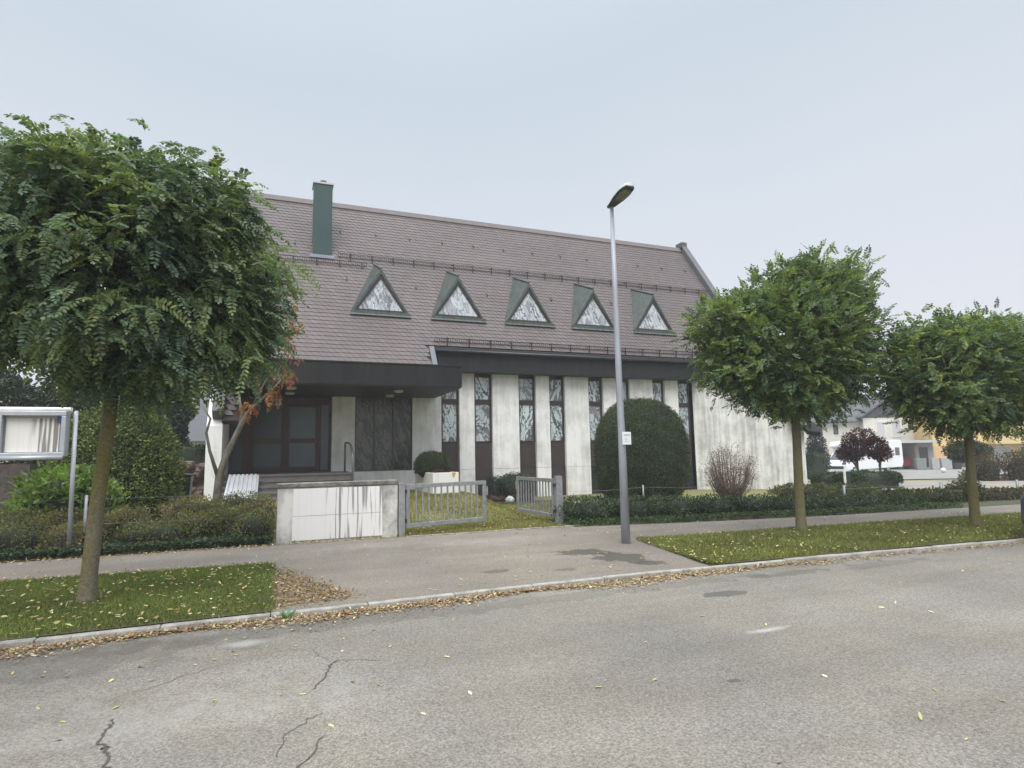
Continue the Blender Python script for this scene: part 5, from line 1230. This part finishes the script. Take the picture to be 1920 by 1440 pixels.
DRY = [(.32, .22, .12), (.25, .16, .09), (.38, .28, .16), (.19, .125, .075), (.44, .37, .22), (.28, .165, .09)]
YLW = [(.46, .41, .16), (.52, .48, .27), (.40, .33, .12), (.54, .50, .34), (.34, .28, .10)]
def litter(name, p, ls, cols, label, flat=.25):
    n = len(p); d = nrm(np.stack([RNG.normal(0, 1, n), RNG.normal(0, 1, n), RNG.normal(0, flat, n)], 1)); nv = nrm(RNG.normal(0, flat, (n, 3))+np.array([0, 0, 1.]))
    V = hexleaves(p, d, nv, ls*RNG.uniform(.6, 1.5, n), ls*.5*RNG.uniform(.7, 1.2, n)); o = raw_mesh(name, V, 6, pick(cols, n, .2), M_dry)
    tag(o, label, 'leaves', None, 'stuff'); return o
n = 12500; x = RNG.uniform(-5.5, 7.8, n); dd = np.abs(RNG.normal(0, .13, n))*(1+.35*np.sin(x*3.3+1))*(1+.5*np.sin(x*1.7)); y = kerbY(x)-.015-dd
k = RNG.random(n) < np.where(x > 5, np.clip(1-(x-5)/3.2, .1, 1), 1); x, y = x[k], y[k]
x2 = RNG.uniform(7, 13, 1000); y2 = kerbY(x2)-.02-np.abs(RNG.normal(0, .12, 1000)); x = np.r_[x, x2]; y = np.r_[y, y2]
litter('gutter_leaves', np.stack([x, y, ROADZ+.006+RNG.random(len(x))*.018], 1), .036, DRY*3+DRY[:4]+YLW[:2], 'brown and yellow fallen leaves heaped along the gutter')
n = 2600; u = RNG.random((n, 2)); fl = u.sum(1) > 1; u[fl] = 1-u[fl]; p0, p1, p2 = np.array([.02, 10.0]), np.array([.95, 7.35]), np.array([.0, 7.15])
q = p0+(p1-p0)*u[:, :1]+(p2-p0)*u[:, 1:]+RNG.normal(0, .07, (n, 2))
litter('driveway_leaves', np.c_[q, .004+RNG.random(n)*.008], .036, [(.20, .13, .06), (.16, .10, .05), (.26, .17, .08), (.30, .21, .10)]*3+YLW[:1], 'brown leaf drift on the driveway beside the left verge')
p = sampL(1250); p[:, 2] = .03+RNG.random(len(p))*.03; pr = sampR(1500); pr[:, 2] = .03+RNG.random(len(pr))*.03; pg = sampG(420); pg[:, 2] += .045
litter('verge_leaves', np.concatenate([p, pr, pg]), .050, YLW+[(.3, .2, .08)], 'yellow leaves scattered over the grass')
n = 900; x = RNG.uniform(-6, 2.4, n); y = np.where(x < .05, farY(x), 12.45)+.05-np.abs(RNG.normal(0, .14, n))
x3 = RNG.uniform(-6, 0, 500); y3 = nearY(x3)+np.abs(RNG.normal(0, .1, 500)); x4 = RNG.uniform(-5, 6, 260); y4 = kerbY(x4)+.2+RNG.random(260)*5
x5 = RNG.uniform(6, 16, 260); y5 = nearY(x5)+RNG.random(260)*2
litter('path_leaves', np.stack([np.r_[x, x3, x4, x5], np.r_[y, y3, y4, y5], np.full(len(x)+500+260+260, .006)+RNG.random(len(x)+1020)*.012], 1), .048, DRY+YLW+[(.35, .10, .05), (.45, .2, .06)], 'fallen leaves along the edges of the footpath')
x = np.r_[RNG.uniform(-4, 1.2, 60), RNG.uniform(-3, 12, 60)]; y = np.r_[RNG.uniform(4.5, 6.4, 60), RNG.uniform(2.2, 6.2, 60)]
litter('road_leaves', np.stack([x, y, np.full(120, ROADZ+.006)], 1), .045, YLW, 'single pale yellow leaves lying on the road')
# weed growing in the gutter
root = thing('gutter_weed', (.16, 6.84, ROADZ), 'small green weed sprouting from the gutter in front of the driveway', 'weed')
n = 16; a = RNG.uniform(0, 2*np.pi, n); d = nrm(np.stack([np.cos(a), np.sin(a), np.full(n, 1.1)], 1)); P0 = np.tile([[.16, 6.84, ROADZ]], (n, 1))
raw_mesh('weed_leaves', hexleaves(P0, d, nrm(rdir(n)+np.array([0, -1, 1.])), .12*RNG.uniform(.6, 1.2, n), .035), 6, pick([(.12, .2, .09), (.16, .26, .14)], n), M_leaf, root)

# ------------------------------------------------------------------ thin morning mist
mb = MB(); mb.box(-60, 130, -14, 90, -2.5, 15.5)
hz, t, bs = newmat('mist'); t.nodes.remove(bs)
pv = nn(t, 'ShaderNodeVolumePrincipled'); pv.inputs['Color'].default_value = (.92, .94, .97, 1); pv.inputs['Density'].default_value = .0016
t.links.new(pv.outputs[0], t.nodes['Material Output'].inputs['Volume'])
haze = mb.build('haze', hz); tag(haze, 'thin pale mist lying over the street and garden', 'haze', None, 'stuff')
